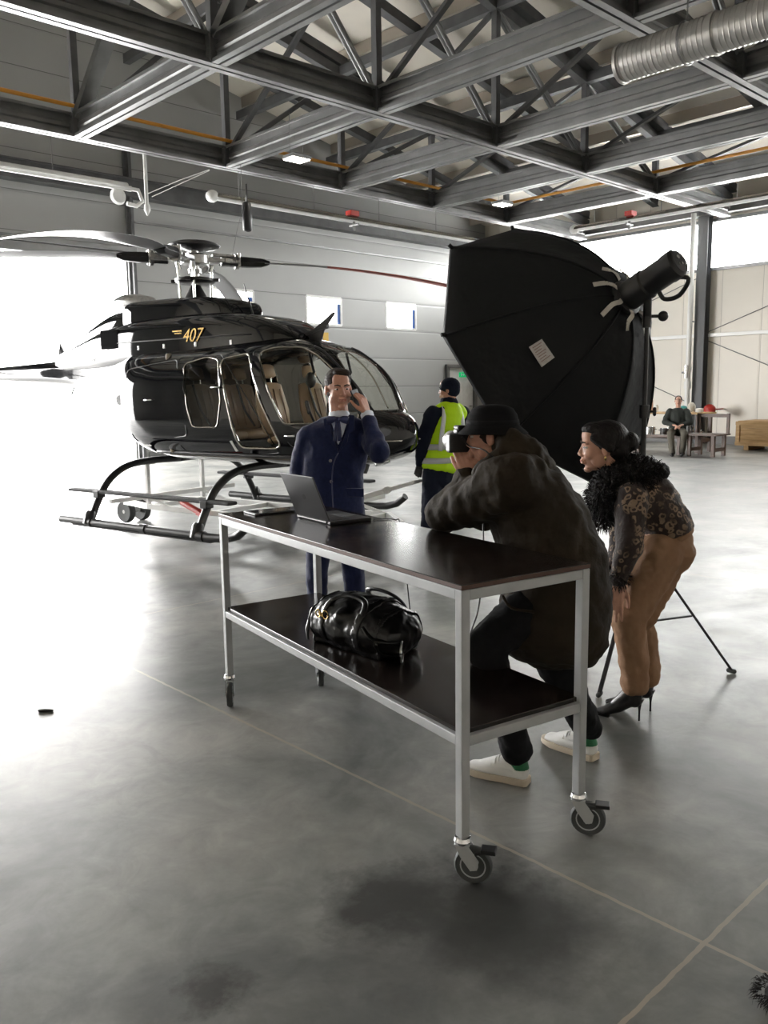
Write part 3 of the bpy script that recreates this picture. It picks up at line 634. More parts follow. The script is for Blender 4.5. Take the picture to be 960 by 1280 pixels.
for side in (-1, 1):
    pts = [V((h.x, side*abs(h.y), h.z)) for h in PH]
    mb = MB(); mb.tube(smooth_path(pts, 4), .016, 8); mb.build('windshield_post', heli2_m, heli, smooth=True)
    # door outlines and panel lines standing slightly off the skin
    for P in ([(225, 447), (279, 443), (352, 566), (300, 570), (231, 563)], ):
        Q = rnd(pix_poly(P), .06); rim(Q, side, .006, black_m, 'door_seam', heli, off=-.001)
    Q = rnd(pix_poly([(160, 462), (224, 449), (236, 545), (172, 552)]), .08)
    rim(Q, side, .007, heli2_m, 'baggage_door_seam', heli, off=.001)
    Q = rnd(pix_poly([(318, 437), (385, 431), (404, 442), (462, 512), (455, 548), (366, 560)]), .06)
    rim(Q, side, .006, black_m, 'door_seam', heli, off=-.001)
    # handles
    for (px, py) in ((270, 484), (363, 545), (186, 500)):
        h = hhit(px, py)
        mb = MB(); mb.tube([V((h.x-.06, side*(hy(h.x-.06, h.z)+.0), h.z)), V((h.x-.05, side*(hy(h.x, h.z)+.022), h.z)), V((h.x+.05, side*(hy(h.x, h.z)+.022), h.z)), V((h.x+.06, side*(hy(h.x+.06, h.z)), h.z))], .010, 8); mb.build('door_handle', chrome_m, heli, smooth=True)
    a, b = hhit(289, 551), hhit(297, 564)
    if a and b: mb = MB(); mb.bar((a.x, side*(hy(a.x, a.z)+.006), a.z), (b.x, side*(hy(b.x, b.z)+.006), b.z), .035, .008, V((0, 1, 0))); mb.build('step_plate', white_m, heli, bevel=.002)
    a = hhit(182, 556)
    if a:
        for dx in (0, .05, .1): mb = MB(); mb.box((a.x+dx, side*(hy(a.x+dx, a.z)+.002), a.z), (.04, .006, .025)); mb.build('warning_decal', white_m, heli)
    # fuel filler and aft vent
    a = hhit(150, 500); 
    if a: mb = MB(); mb.cyl((a.x, side*(hy(a.x, a.z)-.02), a.z), (a.x, side*(hy(a.x, a.z)+.008), a.z), .06, n=20); mb.build('fuel_cap', black_m, heli, smooth=True, angle=.6)
    # chin strake along the belly
    pts = [V((x, side*(hy(x, .97)+.004), .97)) for x in [.3-.1*i for i in range(23)]]
    mb = MB(); mb.tube(pts, .022, 8); mb.build('belly_rail', heli2_m, heli, smooth=True)
# --- cowlings
def sloft(T, name, m, n=40, e=2.8, step=.06, par=heli):
    xs_ = []; x = T[0][0]
    while x > T[-1][0]: xs_.append(x); x -= step
    xs_.append(T[-1][0]); rings = []
    for x in xs_:
        w, zb, zt = interp(T, x); zc = (zb+zt)/2; h = (zt-zb)/2
        rings.append([V((x, w*math.copysign(abs(math.cos(t))**(2/e), math.cos(t)), zc+h*math.copysign(abs(math.sin(t))**(2/e), math.sin(t)))) for t in [2*PI*k/n for k in range(n)]])
    m_ = MB(); m_.loft(rings); return m_.build(name, m, par, smooth=True, angle=.9)
cw = sloft([(-.12, .18, 2.0, 2.155), (-.25, .34, 1.95, 2.26), (-.42, .44, 1.9, 2.35), (-.7, .50, 1.9, 2.42), (-1.1, .53, 1.9, 2.455), (-1.7, .54, 1.9, 2.46), (-2.4, .52, 1.9, 2.44), (-3.0, .44, 1.9, 2.38), (-3.6, .32, 1.9, 2.27), (-4.3, .2, 1.9, 2.12)], 'engine_cowling', heli_m, e=5)
cu_ = sloft([(-1.0, .22, 2.3, 2.46), (-1.06, .30, 2.3, 2.57), (-1.2, .345, 2.3, 2.625), (-1.5, .37, 2.3, 2.655), (-2.1, .38, 2.3, 2.67), (-2.5, .38, 2.3, 2.67), (-2.62, .36, 2.3, 2.66), (-2.7, .33, 2.3, 2.63)], 'transmission_cowling', heli_m, e=6, step=.04)
sloft([(-2.68, .30, 2.3, 2.6), (-2.9, .3, 2.3, 2.6), (-3.2, .27, 2.2, 2.55), (-3.7, .18, 2.1, 2.4), (-4.2, .1, 2.0, 2.2)], 'exhaust_cowling', heli_m, e=3)
mb = MB(); mb.loft([[V((x, y*s, z)) for y, z in [(math.cos(t)*.17, math.sin(t)*.1) for t in [2*PI*k/16 for k in range(16)]]] for x, z0_, s in ((-2.6, 0, .6), (-2.7, 0, 1), (-2.95, 0, 1), (-3.1, 0, .8)) for z in [0]] and [[V((x, math.cos(t)*.17*s, 2.68+zz+math.sin(t)*.09*s)) for t in [2*PI*k/16 for k in range(16)]] for x, zz, s in ((-2.55, -.02, .35), (-2.62, .01, .8), (-2.8, .03, 1), (-3.0, .04, 1), (-3.1, .03, .9))])
mb.build('exhaust_stack', metal_m, heli, smooth=True, angle=.9)
for side in (-1, 1):
    mb = MB(); mb.box((-2.75, side*.49, 2.24), (.34, .03, .22)); g = mb.build('intake_grille', mat('grille_black', (.01, .01, .012), .9, spec=.05), heli, bevel=.02)
    mb = MB()
    for i in range(7): mb.bar((-2.9, side*.51, 2.15+.03*i), (-2.6, side*.51, 2.15+.03*i), .006, .006)
    mb.build('grille_bars', g.data.materials[0], g)
    mb = MB(); mb.tube([V((x, side*(interp([(-.42, .44), (-.7, .50), (-1.1, .53), (-1.7, .54), (-2.4, .52), (-3.0, .44)], x)[0]+.0), 2.19)) for x in [-.5-.1*i for i in range(26)]], .008, 6); mb.build('cowling_seam', heli2_m, cw, smooth=True)
    for x in (-.75, -1.25, -1.75, -2.2): 
        mb = MB(); mb.box((x, side*(interp([(-.42, .44), (-.7, .50), (-1.1, .53), (-1.7, .54), (-2.4, .52)], x)[0]+.001), 2.12), (.03, .012, .05)); mb.build('latch', chrome_m, cw, bevel=.003)
# gold number on the cowling side
def text_mesh(body, size, M, m, parent, name, extr=.002, shear=0):
    cu2 = bpy.data.curves.new(name, 'FONT'); cu2.body = body; cu2.size = size; cu2.extrude = extr; cu2.shear = shear; cu2.align_x = 'CENTER'; cu2.align_y = 'CENTER'
    t = bpy.data.objects.new(name, cu2); C.objects.link(t); dg = bpy.context.evaluated_depsgraph_get(); dg.update(); me = bpy.data.meshes.new_from_object(t.evaluated_get(dg)); bpy.data.objects.remove(t)
    me.transform(M); me.materials.clear(); me.materials.append(m); o = bpy.data.objects.new(name, me); C.objects.link(o); o.parent = parent; return o
for side in (-1, 1):
    Mx = M4.Translation((-1.38, side*.548, 2.30)) @ M4(((-side*-1 if False else 1*(-side)*-1*1, 0, 0, 0), (0, 0, side, 0), (0, 1, 0, 0), (0, 0, 0, 1)))
    Mx = M4.Translation((-1.30, side*.543, 2.21)) @ (M4(((1, 0, 0, 0), (0, 0, -1, 0), (0, 1, 0, 0), (0, 0, 0, 1))) if side < 0 else M4(((-1, 0, 0, 0), (0, 0, 1, 0), (0, 1, 0, 0), (0, 0, 0, 1))))
    text_mesh('407', .20, Mx, gold_m, cw, 'gold_number', .003, .35)
    mb = MB(); mb.bar((-1.60, side*.543, 2.27), (-1.45, side*.543, 2.27), .006, .014); mb.bar((-1.57, side*.543, 2.245), (-1.46, side*.543, 2.245), .006, .01); mb.build('gold_stripe', gold_m, cw)
# wire cutter and antenna on the roof
mb = MB(); mb.prism([(.02, 2.10), (-.20, 2.17), (-.06, 2.24), (.20, 2.40), (.22, 2.385), (.07, 2.22)], lambda x, z, d: V((x, -.012+d, z)), .024); mb.bar((-.18, 0, 2.19), (.12, 0, 2.26), .05, .03); mb.build('wire_cutter', heli2_m, heli, bevel=.003)
mb = MB(); mb.tube([(-.9, 0, 2.4), (-1.0, 0, 2.66), (-1.04, 0, 2.78)], [.012, .008, .004], 6); mb.build('whip_antenna', heli2_m, heli, smooth=True)
mb = MB(); mb.prism([(.62, .88), (.58, .78), (.48, .78), (.44, .87)], lambda x, z, d: V((x, -.01+d, z)), .02); mb.build('chin_antenna', heli2_m, heli)
mb = MB(); mb.tube([V((x, -(hy(x, 1.13)+.004), 1.13)) for x in (1.12, 1.08, 1.0, .9)], .009, 6); mb.tube([V((x, (hy(x, 1.13)+.004), 1.13)) for x in (1.12, 1.08, 1.0, .9)], .009, 6); mb.build('nose_trim', silver_m, heli, smooth=True)
mb = MB(); mb.lathe([(0, -.05), (.075, -.04), (.085, 0), (.08, .02), (0, .025)], (.78, 0, .9), (0.3, 0, -1), 18); mb.build('landing_light', chrome_m, heli, smooth=True)
# --- cabin interior
mb = MB(); mb.box((-.55, 0, .96), (2.3, 1.16, .05)); mb.build('cabin_floor', mat('cabin_carpet', (.08, .065, .05), .9), heli, bevel=.01)
mb = MB(); mb.box((-1.62, 0, 1.5), (.06, 1.26, 1.08)); mb.build('rear_bulkhead', mat('cabin_lining', (.26, .22, .17), .7), heli, bevel=.03)
mb = MB(); mb.box((.42, 0, 1.18), (.16, .4, .48)); mb.box((.38, 0, 1.42), (.18, .56, .18)); ip = mb.build('instrument_panel', black_m, heli, bevel=.04, segs=3)
for y in (-.2, -.07, .07, .2): mb = MB(); mb.cyl((.278, y, 1.42), (.29, y, 1.42), .05, n=16); mb.build('gauge', diff_m, ip, smooth=True, angle=.6)
mb = MB(); mb.box((-.1, 0, 1.08), (.8, .18, .22)); mb.build('centre_console', black_m, heli, bevel=.02)
for side in (-.3, .3):
    mb = MB(); mb.tube([(.12, side, 1.0), (.22, side, 1.2), (.1, side, 1.42)], .012, 8).cap((.1, side, 1.4), (.07, side, 1.5), .02); mb.build('cyclic_stick', black_m, heli, smooth=True)
    mb = MB(); mb.tube([(.12, side, 2.0), (.16, side+.02, 1.8), (.12, side, 1.72)], .015, 8); mb.ell((.13, side, 1.72), (.04, .07, .08)); mb.build('headset', black_m, heli, smooth=True)
def seat(x, y, rev=1):
    mb = MB(); mb.torso([(x+rev*.02, y, 1.12), (x+rev*.24, y, 1.145), (x+rev*.44, y, 1.15)], [(.21, .05), (.22, .07), (.21, .05)], (0, 1, 0), 20); s_ = mb.build('seat_cushion', tan_m, heli, smooth=True)
    mb = MB(); mb.torso([(x-rev*.03, y, 1.2), (x-rev*.08, y, 1.42), (x-rev*.14, y, 1.68)], [(.2, .055), (.23, .07), (.19, .05)], (0, 1, 0), 20); b_ = mb.build('seat_back', tan_m, heli, smooth=True)
    for dy in (-.1, 0, .1): mb = MB(); mb.tube([(x+rev*.045, y+dy, 1.24), (x-rev*.01, y+dy, 1.44), (x-rev*.07, y+dy, 1.64)], .008, 6); mb.build('piping', mat_pip, b_, smooth=True)
    mb = MB(); mb.torso([(x-rev*.14, y, 1.77), (x-rev*.16, y, 1.87)], [(.11, .045), (.1, .04)], (0, 1, 0), 16); mb.build('headrest', tan_m, heli, smooth=True)
    mb = MB(); mb.cyl((x-rev*.14, y-.05, 1.66), (x-rev*.15, y-.05, 1.8), .008, n=6).cyl((x-rev*.14, y+.05, 1.66), (x-rev*.15, y+.05, 1.8), .008, n=6); mb.build('headrest_post', chrome_m, heli)
    mb = MB(); mb.box((x+rev*.24, y, 1.03), (.4, .36, .12)); mb.build('seat_base', black_m, heli, bevel=.02)
    mb = MB(); mb.tube([(x-rev*.06, y-.13, 1.7), (x+rev*.03, y-.1, 1.4), (x+rev*.1, y-.02, 1.22)], .018, 6, flat=.3); mb.build('seat_belt', black_m, heli)
mat_pip = mat('seat_piping', (.36, .24, .15), .5)
for y in (-.33, .33): seat(-.28, y); seat(-.78 if False else -1.35, y)
for y in (-.33, .33): seat(-.62+.02, y, -1) if False else None
seat(-1.35, 0)
# --- mast, rotor head and blades
RX = -1.8; mb = MB(); mb.lathe([(.16, 2.62), (.13, 2.68), (.075, 2.78), (.055, 2.82)], (RX, 0, 0), n=20); mb.build('mast_boot', black_m, heli, smooth=True)
mb = MB(); mb.cyl((RX, 0, 2.7), (RX, 0, 3.2), .045, n=20).cyl((RX, 0, 2.95), (RX, 0, 3.0), .075, n=20); mast = mb.build('rotor_mast', metal_m, heli, smooth=True, angle=.6)
mb = MB(); mb.lathe([(.05, -.03), (.2, -.03), (.23, -.01), (.23, .02), (.12, .04), (.05, .04)], (RX, 0, 2.87), n=28)
for k in range(4): a = PI/2*k+.5; mb.bar((RX, 0, 2.87), (RX+.28*math.cos(a), .28*math.sin(a), 2.87), .05, .035)
mb.build('swashplate', heli2_m, heli, smooth=True, angle=.6)
mb = MB(); mb.lathe([(.0, -.04), (.12, -.045), (.27, -.02), (.295, 0), (.285, .015), (.2, .045), (.08, .06), (0, .063)], (RX, 0, 3.25), n=36); cp_ = mb.build('hub_cap', mat('hub_cap_grey', (.045, .045, .05), .35), heli, smooth=True)
mb = MB(); mb.lathe([(.10, -.06), (.16, -.05), (.16, .05), (.10, .07)], (RX, 0, 3.1), n=24)
for k in range(4):
    a = math.radians((340, 160, 48, 214)[k]+79); d_ = V((math.cos(a), math.sin(a), 0)); s_ = V((-d_.y, d_.x, 0)); o_ = V((RX, 0, 3.1))
    mb.bar(o_, o_+d_*.42, .15, .05).bar(o_+d_*.2+V((0, 0, .06)), o_+d_*.45+V((0, 0, .06)), .09, .03)
mb.build('rotor_hub', metal_m, heli, bevel=.008)
for k, (az, kd, rr) in enumerate(((340, .032, True), (160, .03, False), (48, .03, False), (214, .052, False))):
    a = math.radians(az+79); d_ = V((math.cos(a), math.sin(a), 0)); s_ = V((-d_.y, d_.x, 0)); o_ = V((RX, 0, 3.1)); up_ = V((0, 0, 1))
    def pt(r, c, h=0, tw=0): return o_+d_*r+(s_*math.cos(tw)+up_*math.sin(tw))*c+up_*(h-kd*max(r-.9, 0)**2)
    mb = MB(); mb.cyl(pt(.3, 0), pt(.46, 0), .06, n=14).cyl(pt(.46, 0), pt(.5, 0), .085, n=14).bar(pt(.36, -.09), pt(.36, .09), .05, .05).bar(pt(.3, .12, -.02), pt(.52, .12, -.02), .03, .03)
    for c_ in (-.06, .06): mb.cyl(pt(.5, c_, -.07), pt(.5, c_, .09), .018, n=8)
    gp = mb.build('blade_grip', metal_m, heli, smooth=True, angle=.6)
    mb = MB(); mb.loft([[pt(r, c*w/2, h*t) for c, h in ((-1, 0), (-.7, 1), (.7, 1), (1, 0), (.7, -1), (-.7, -1))] for r, w, t in ((.48, .15, .05), (.6, .13, .055), (.78, .13, .045), (.86, .17, .02))]); mb.build('blade_cuff', black_m, heli, bevel=.004)
    mb = MB(); mb.cyl((RX+.2*math.cos(a+.35), .2*math.sin(a+.35), 2.66), (RX+.22*math.cos(a+.35), .22*math.sin(a+.35), 3.06), .014, n=8); mb.cyl((RX+.2*math.cos(a+.35), .2*math.sin(a+.35), 2.98), (RX+.22*math.cos(a+.35), .22*math.sin(a+.35), 3.06), .026, n=8); mb.build('pitch_link', chrome_m, heli, smooth=True, angle=.6)
    af = [(-.5, 0), (-.46, .035), (-.3, .06), (-.05, .058), (.25, .03), (.5, .003), (.5, -.003), (.25, -.022), (-.05, -.04), (-.3, -.042), (-.46, -.028)]
    def blade(r0b, r1b, m, name, par):
        m_ = MB(); rings = []; n = max(3, int((r1b-r0b)/.15))
        for i in range(n+1):
            r = r0b+(r1b-r0b)*i/n; ch = .27 if r > 1.2 else .15+.12*max(0, (r-.8))/.4; tw = math.radians(9-1.5*r)
            rings.append([pt(r, c*ch, h*ch*1.0, tw) for c, h in af])
        m_.loft(rings); return m_.build(name, m, par, smooth=True, angle=.8)
    if rr:
        bl = blade(.8, 1.55, blade_m, 'rotor_blade', heli); b2 = blade(1.55, 5.3, redb_m, 'red_blade_section', bl); b2['label'] = 'faded red outer length of the blade'
    else: bl = blade(.8, 5.3, blade_m, 'rotor_blade', heli)
# --- tail surfaces
mb = MB()
for side in (-1, 1): mb.loft([[V((x+c*.42, y, 1.93+h*.42)) for c, h in af] for x, y in ((-5.75, side*.15), (-5.78, side*1.0))])
mb.build('horizontal_stabiliser', heli_m, heli, smooth=True, angle=.8)
for side in (-1, 1): mb = MB(); mb.prism([(-5.5, 1.93), (-5.62, 2.25), (-5.95, 2.42), (-6.05, 2.1), (-5.98, 1.7), (-5.75, 1.6)], lambda x, z, d: V((x, side*1.0+d-.012, z)), .024); mb.build('end_plate', heli_m, heli, bevel=.006)
mb = MB(); mb.prism([(-7.1, 2.0), (-7.75, 2.95), (-8.05, 2.95), (-7.95, 2.0), (-8.1, 1.25), (-7.8, 1.25), (-7.4, 1.86)], lambda x, z, d: V((x, -.03+d, z)), .06); mb.build('tail_fin', heli_m, heli, bevel=.02)
mb = MB(); mb.cyl((-7.6, -.05, 2.0), (-7.6, .35, 2.0), .05, n=12); mb.loft([[V((-7.6+dx*.5, .33+t, 2.0+zz)) for dx, t in ((-.18, 0), (0, .02), (.18, 0), (0, -.02))] for zz in (-.82, 0, .82)]); mb.build('tail_rotor', heli2_m, heli)
# --- skid landing gear
ZS = .24
f0 = hplane(255, 669, -1.3); f1 = hplane(113, 650, -1.3)
for side in (-1, 1):
    mb = MB(); mb.tube([(-2.72, side*1.3, ZS), (-.25, side*1.3, ZS), (-.1, side*1.3, ZS+.01), (.05, side*1.3, ZS+.05), (.17, side*1.3, ZS+.14)], .042, 12); mb.bar((-2.5, side*1.3, ZS-.045), (-.3, side*1.3, ZS-.045), .05, .012); sk = mb.build('skid_tube', heli2_m, heli, smooth=True, angle=.7)
    for x in (-2.2, -1.3, -.45): mb = MB(); mb.lathe([(.042, -.05), (.052, -.045), (.052, .045), (.042, .05)], (x, side*1.3, ZS), (1, 0, 0), 14); mb.build('skid_clamp', heli2_m, sk, smooth=True, angle=.6)
xf, xr = -.52, -2.22
for x in (xf, xr):
    for side in (-1, 1):
        mb = MB(); mb.tube(smooth_path([(x, 0, .84), (x, side*.45, .845), (x, side*.78, .80), (x, side*1.02, .66), (x, side*1.17, .45), (x, side*1.27, ZS+.02)], 5), .040, 12); mb.build('cross_tube', heli2_m, heli, smooth=True)
        mb = MB(); mb.lathe([(.042, -.08), (.06, -.07), (.062, .05), (.045, .08)], (x, side*1.285, ZS+.04), (0, side*-.35, 1), 12); mb.build('strut_saddle', heli2_m, heli, smooth=True, angle=.6)
for side in (-1, 1):
    mb = MB(); mb.box((-1.45, side*1.13, .555), (2.55, .13, .035)); s_ = mb.build('boarding_step', mat_step if side > 0 else (mat_step := mat('grip_step', (.03, .03, .032), .75, bump=.4, bscale=200)), heli, bevel=.015)
    for x in (xf, xr): mb = MB(); mb.box((x, side*1.15, .53), (.1, .1, .08)); mb.build('step_bracket', heli2_m, s_, bevel=.01)
heli.location = HO; heli.rotation_euler = (0, 0, HA)
# ------------------------------------------------------------------ ground dolly with tow bar
dol = empty('ground_dolly', (0, 0, 0), 'white tubular wheeled dolly underneath the black helicopter', 'dolly')
mb = MB()
for y in (-.42, .42): mb.bar((-3.1, y*.35, .27), (-2.3, y, .30), .05, .06).bar((-2.3, y, .30), (.55, y, .30), .05, .06).bar((.55, y, .3), (.95, y*.2, .28), .05, .06)
for x in (-2.3, -1.2, .1, .5): mb.bar((x, -.42, .3), (x, .42, .3), .05, .05)
for x in (-2.3, .1): mb.bar((x, -.95, .42), (x, .95, .42), .06, .05)
mb.build('dolly_frame', white_m, dol, bevel=.004)
for x, y in ((-2.3, -.42), (-2.3, .42), (.1, -.42), (.1, .42)):
    mb = MB(); mb.bar((x, y, .3), (x, y, .80), .045, .045); mb.box((x, y, .81), (.14, .14, .025)); mb.build('support_post', white_m, dol, bevel=.003)
    mb = MB(); mb.bar((x+.03, y, .4), (x+.45, y, .3), .03, .03); mb.build('gusset_bar', white_m, dol)
def wheel(x, y, r, par):
    mb = MB(); mb.lathe([(r*.5, -.04), (r*.92, -.045), (r, -.025), (r, .025), (r*.92, .045), (r*.5, .04)], (x, y, r), (0, 1, 0), 28); t_ = mb.build('tyre', rubber_m, par, smooth=True, angle=.6)
    mb = MB(); mb.lathe([(0, -.03), (r*.2, -.035), (r*.48, -.02), (r*.52, -.035), (r*.52, .035), (r*.48, .02), (r*.2, .035), (0, .03)], (x, y, r), (0, 1, 0), 22); mb.build('wheel_rim', white_m, t_, smooth=True, angle=.6)
wheel(-3.15, -.10, .14, dol); wheel(-3.15, .14, .14, dol)
g_ = tolocal(Z(349, 676, 0)); wheel(g_.x, g_.y, .13, dol); wheel(g_.x, -g_.y, .13, dol)
mb = MB(); mb.cyl((-3.15, -.14, .14), (-3.15, .18, .14), .025, n=10).bar((-3.15, 0, .15), (-3.1, 0, .27), .05, .05).cyl((g_.x, g_.y, .13), (g_.x, -g_.y, .13), .025, n=10).bar((g_.x, g_.y*.8, .13), (g_.x, g_.y*.8, .3), .04, .04).bar((g_.x, -g_.y*.8, .13), (g_.x, -g_.y*.8, .3), .04, .04); mb.build('axle', white_m, dol)
mb = MB(); a_, b_ = tolocal(W(228, 628, 9.4)), tolocal(W(249, 640, 9.2)); mb.cyl(a_, b_, .035, n=14).cyl(a_-(b_-a_)*.5, a_, .014, n=8).bar(b_, b_+(b_-a_)*.25, .09, .05); jk = mb.build('jack', red_m, dol, smooth=True, angle=.6); jk['label'] = 'red hydraulic jack with a lever'
hand = tolocal(W(524, 601, 8.6)); s0 = tolocal(W(448, 623, 8.35))
mb = MB(); md = s0.lerp(hand, .45); mb.bar(s0, md, .05, .05).bar(md, hand, .035, .035).bar(hand+V((0, -.12, .0)), hand+V((0, .12, 0)), .03, .03); mb.lathe([(.03, -.04), (.04, 0), (.03, .04)], md, hand-s0, 12); tb = mb.build('tow_bar', white_m, dol, bevel=.003)
dol.location = HO; dol.rotation_euler = (0, 0, HA)
# ================================================================== ROLLING WORK TABLE
TA = V((1.923, 1.689, 0)); TB = V((2.279, 3.629, 0)); e1 = (TB-TA).normalized(); e2 = V((e1.y, -e1.x, 0)); TL, TW, TH, SH = 1.972, .565, 1.0, .515
def T(a, b, z): return TA+e1*a+e2*b+V((0, 0, z))
R_t = M4((( e1.x, e2.x, 0), (e1.y, e2.y, 0), (0, 0, 1)))
tb_ = empty('work_table', T(TL/2, TW/2, 0), 'grey steel-framed rolling work table with a black top and a lower shelf', 'table')
q = .034
for name, z in (('top_frame', TH-.018), ('shelf_frame', SH-.014)):
    mb = MB(); h = .034
    zc = z-h/2
    for b in (q/2, TW-q/2): mb.bar(T(q, b, zc), T(TL-q, b, zc), q*.95, h, V((0, 0, 1)))
    for a in (q/2, TL-q/2, TL/2): mb.bar(T(a, q, zc), T(a, TW-q, zc), q*.95, h, V((0, 0, 1)))
    mb.build(name, frame_m, tb_, bevel=.003)
mb = MB(); mb.box(T(TL/2, TW/2, TH-.008), (TL, TW, .018), R_t); t_ = mb.build('tabletop', board_m, tb_, bevel=.002)
mb = MB()
for (a0, b0, a1, b1) in ((0, -.0006, TL, -.0006), (0, TW+.0006, TL, TW+.0006), (-.0006, 0, -.0006, TW), (TL+.0006, 0, TL+.0006, TW)): mb.bar(T(a0, b0, TH-.0085), T(a1, b1, TH-.0085), .0016, .013, V((0, 0, 1)))
mb.build('edge_band', edge_m, t_)
mb = MB(); mb.box(T(TL/2, TW/2, SH-.005), (TL-2*q+.03, TW-2*q+.035, .017), R_t); t_ = mb.build('lower_shelf', board_m, tb_, bevel=.002)
for ia, a in enumerate((q/2, TL-q/2)):
    for ib, b in enumerate((q/2, TW-q/2)):
        mb = MB(); mb.bar(T(a, b, .155), T(a, b, TH-.017), q, q, e1); lg = mb.build('leg', frame_m, tb_, bevel=.003)
        cs_ = mb = MB(); c = T(a, b, 0); dr = (cr*.75-cf*.2+e1*.0); dr.z = 0; dr.normalize()
        if ia == 1: dr = V((cf.x, cf.y, 0)).normalized()*-.9+cr*.12; dr.z = 0; dr.normalize()
        sx = V((-dr.y, dr.x, 0)); ax = c+dr*.035+V((0, 0, .063))
        up = V((0, 0, 1))
        mb.lathe([(.012, .0), (.026, .002), (.03, .012), (.026, .024), (.014, .03)], c+up*.132, n=20).cyl(c+up*.13, c+up*.165, .014)
        cst = mb.build('caster', chrome_m, lg, smooth=True, angle=.6)
        mb = MB()
        for s in (-1, 1):
            P = [(-.024, .135), (.02, .135), (.056, .085), (.05, .055), (.028, .05), (-.005, .095)]
            mb.prism(P, lambda x, z, d: c+dr*x+up*z+sx*(s*.022+d-.0015), .003)
        mb.box(c+dr*.0+up*.134, (.05, .05, .004), M4(((dr.x, sx.x, 0), (dr.y, sx.y, 0), (0, 0, 1)))); mb.build('caster_fork', frame_m, cst)
        mb = MB(); mb.lathe([(.04, -.012), (.058, -.015), (.063, -.006), (.063, .006), (.058, .015), (.04, .012)], ax, sx, 32); mb.build('caster_tyre', rubber_m, cst, smooth=True, angle=.7)
        mb = MB(); mb.lathe([(0, -.024), (.009, -.024), (.012, -.013), (.03, -.01), (.043, -.013), (.043, .013), (.03, .01), (.012, .013), (.009, .024), (0, .024)], ax, sx, 26); mb.build('caster_hub', frame_m, cst, smooth=True, angle=.6)
        if ia == 0: mb = MB(); mb.box(c+dr*.085+up*.118, (.05, .045, .014), M4(((dr.x, sx.x, 0), (dr.y, sx.y, 0), (0, 0, 1)))); mb.bar(c+dr*.04+up*.105, c+dr*.08+up*.115, .035, .01); mb.build('brake_lever', black_m, cst, bevel=.003)
# ------------------------------------------------------------------ laptop
A_, B_ = Z(371, 644, TH+.012), Z(413, 654, TH+.012); Cc = Z(465, 645, TH+.012); hx = (B_-A_).normalized(); L_ = .315; mid = (A_+B_)/2; A_ = mid-hx*L_/2; B_ = mid+hx*L_/2
bx = V((hx.y, -hx.x, 0));
if bx.dot(Cc-B_) < 0: bx = -bx
up = V((0, 0, 1)); Dp = .225
lap = empty('laptop', (A_+B_)/2-up*.012+bx*Dp/2, 'open dark grey laptop on the black tabletop, its lid facing the camera', 'laptop')
lap_m = mat('dark_aluminium', (.055, .055, .058), .36, .6)
Rl = M4(((bx.x, hx.x, 0), (bx.y, hx.y, 0), (0, 0, 1)))
mb = MB(); mb.box(mid+bx*Dp/2-up*.003, (Dp, L_, .015), Rl); bs = mb.build('base', lap_m, lap, bevel=.004, segs=3)
mb = MB()
for i in range(5):
    for j in range(13): mb.box(mid+bx*(.035+i*.019)+hx*(-L_/2+.03+(j+.5)*(L_-.06)/13)+up*.0052, (.016, .0165, .0015), Rl)
mb.build('keyboard', black_m, bs)
mb = MB(); mb.box(mid+bx*.175+up*.005, (.07, .11, .001), Rl); mb.build('touchpad', dsteel, bs)
tl = math.radians(112); ld = (bx*math.cos(tl)+up*math.sin(tl)); ln = ld.cross(hx).normalized()
lidm = mid+up*.006; Rr = M4(((ld.x, hx.x, ln.x), (ld.y, hx.y, ln.y), (ld.z, hx.z, ln.z)))
mb = MB(); mb.box(lidm+ld*Dp/2, (Dp, L_, .006), Rr); li = mb.build('lid', lap_m, lap, bevel=.0028, segs=3)
fsg = 1 if ln.dot(bx) > 0 else -1
mb = MB(); mb.box(lidm+ld*Dp*.52+ln*fsg*.0036, (Dp*.86, L_*.95, .001), Rr); mb.build('screen', mat('laptop_screen', (.02, .03, .05), .15, emit=(.3, .45, .7), estr=.3), li)
mb = MB(); mb.lathe([(0, 0), (.014, 0), (.014, .0008), (0, .0008)], lidm+ld*Dp*.5-ln*fsg*.0032, -ln*fsg, 24); mb.build('lid_badge', black_m, li)
mb = MB(); mb.cyl(A_+hx*.03-up*.001, B_-hx*.03-up*.001, .006, n=10); mb.build('hinge', black_m, lap)
# tablet lying flat at the far end
pA, pB = Z(292, 641, TH+.005), Z(326, 643, TH+.005); c = T(TL-.13, .22, TH+.006)
mb = MB(); mb.box(c, (.14, .22, .009), R_t); tt = mb.build('tablet', lap_m, bevel=.004, segs=3); tag(tt, 'thin flat tablet lying on the left end of the black tabletop', 'tablet')
mb = MB(); mb.box(c+up*.005, (.125, .2, .001), R_t); mb.build('screen', mat('dim_glass', (.05, .05, .055), .08), tt)
# ------------------------------------------------------------------ leather bag on the shelf
bc = (Z(402, 812, SH)+Z(520, 828, SH))/2; b0 = Z(405, 800, SH+.03); b1 = Z(522, 824, SH+.03)
ax1 = (e1*-1.0+e2*.22).normalized(); ax2 = V((-ax1.y, ax1.x, 0)); cen = T(.99, .25, SH+.004)
bag = empty('leather_bag', cen, 'slumped black leather holdall with a gold buckle on the lower shelf', 'bag')
mb = MB(); S = lambda x, y, z: cen+ax1*x*1.05+ax2*y+up*z*.80
mb.torso([S(-.21, 0, .10), S(-.17, 0, .115), S(-.05, 0, .125), S(.08, 0, .125), S(.18, -.01, .11), S(.23, -.01, .09)], [(.12, .085), (.155, .105), (.165, .12), (.165, .118), (.15, .1), (.11, .07)], ax2, 26)
mb.ell(S(-.16, .03, .17), (.09, .08, .05)).ell(S(.02, -.05, .19), (.13, .07, .045)).ell(S(.14, .04, .17), (.09, .08, .045))
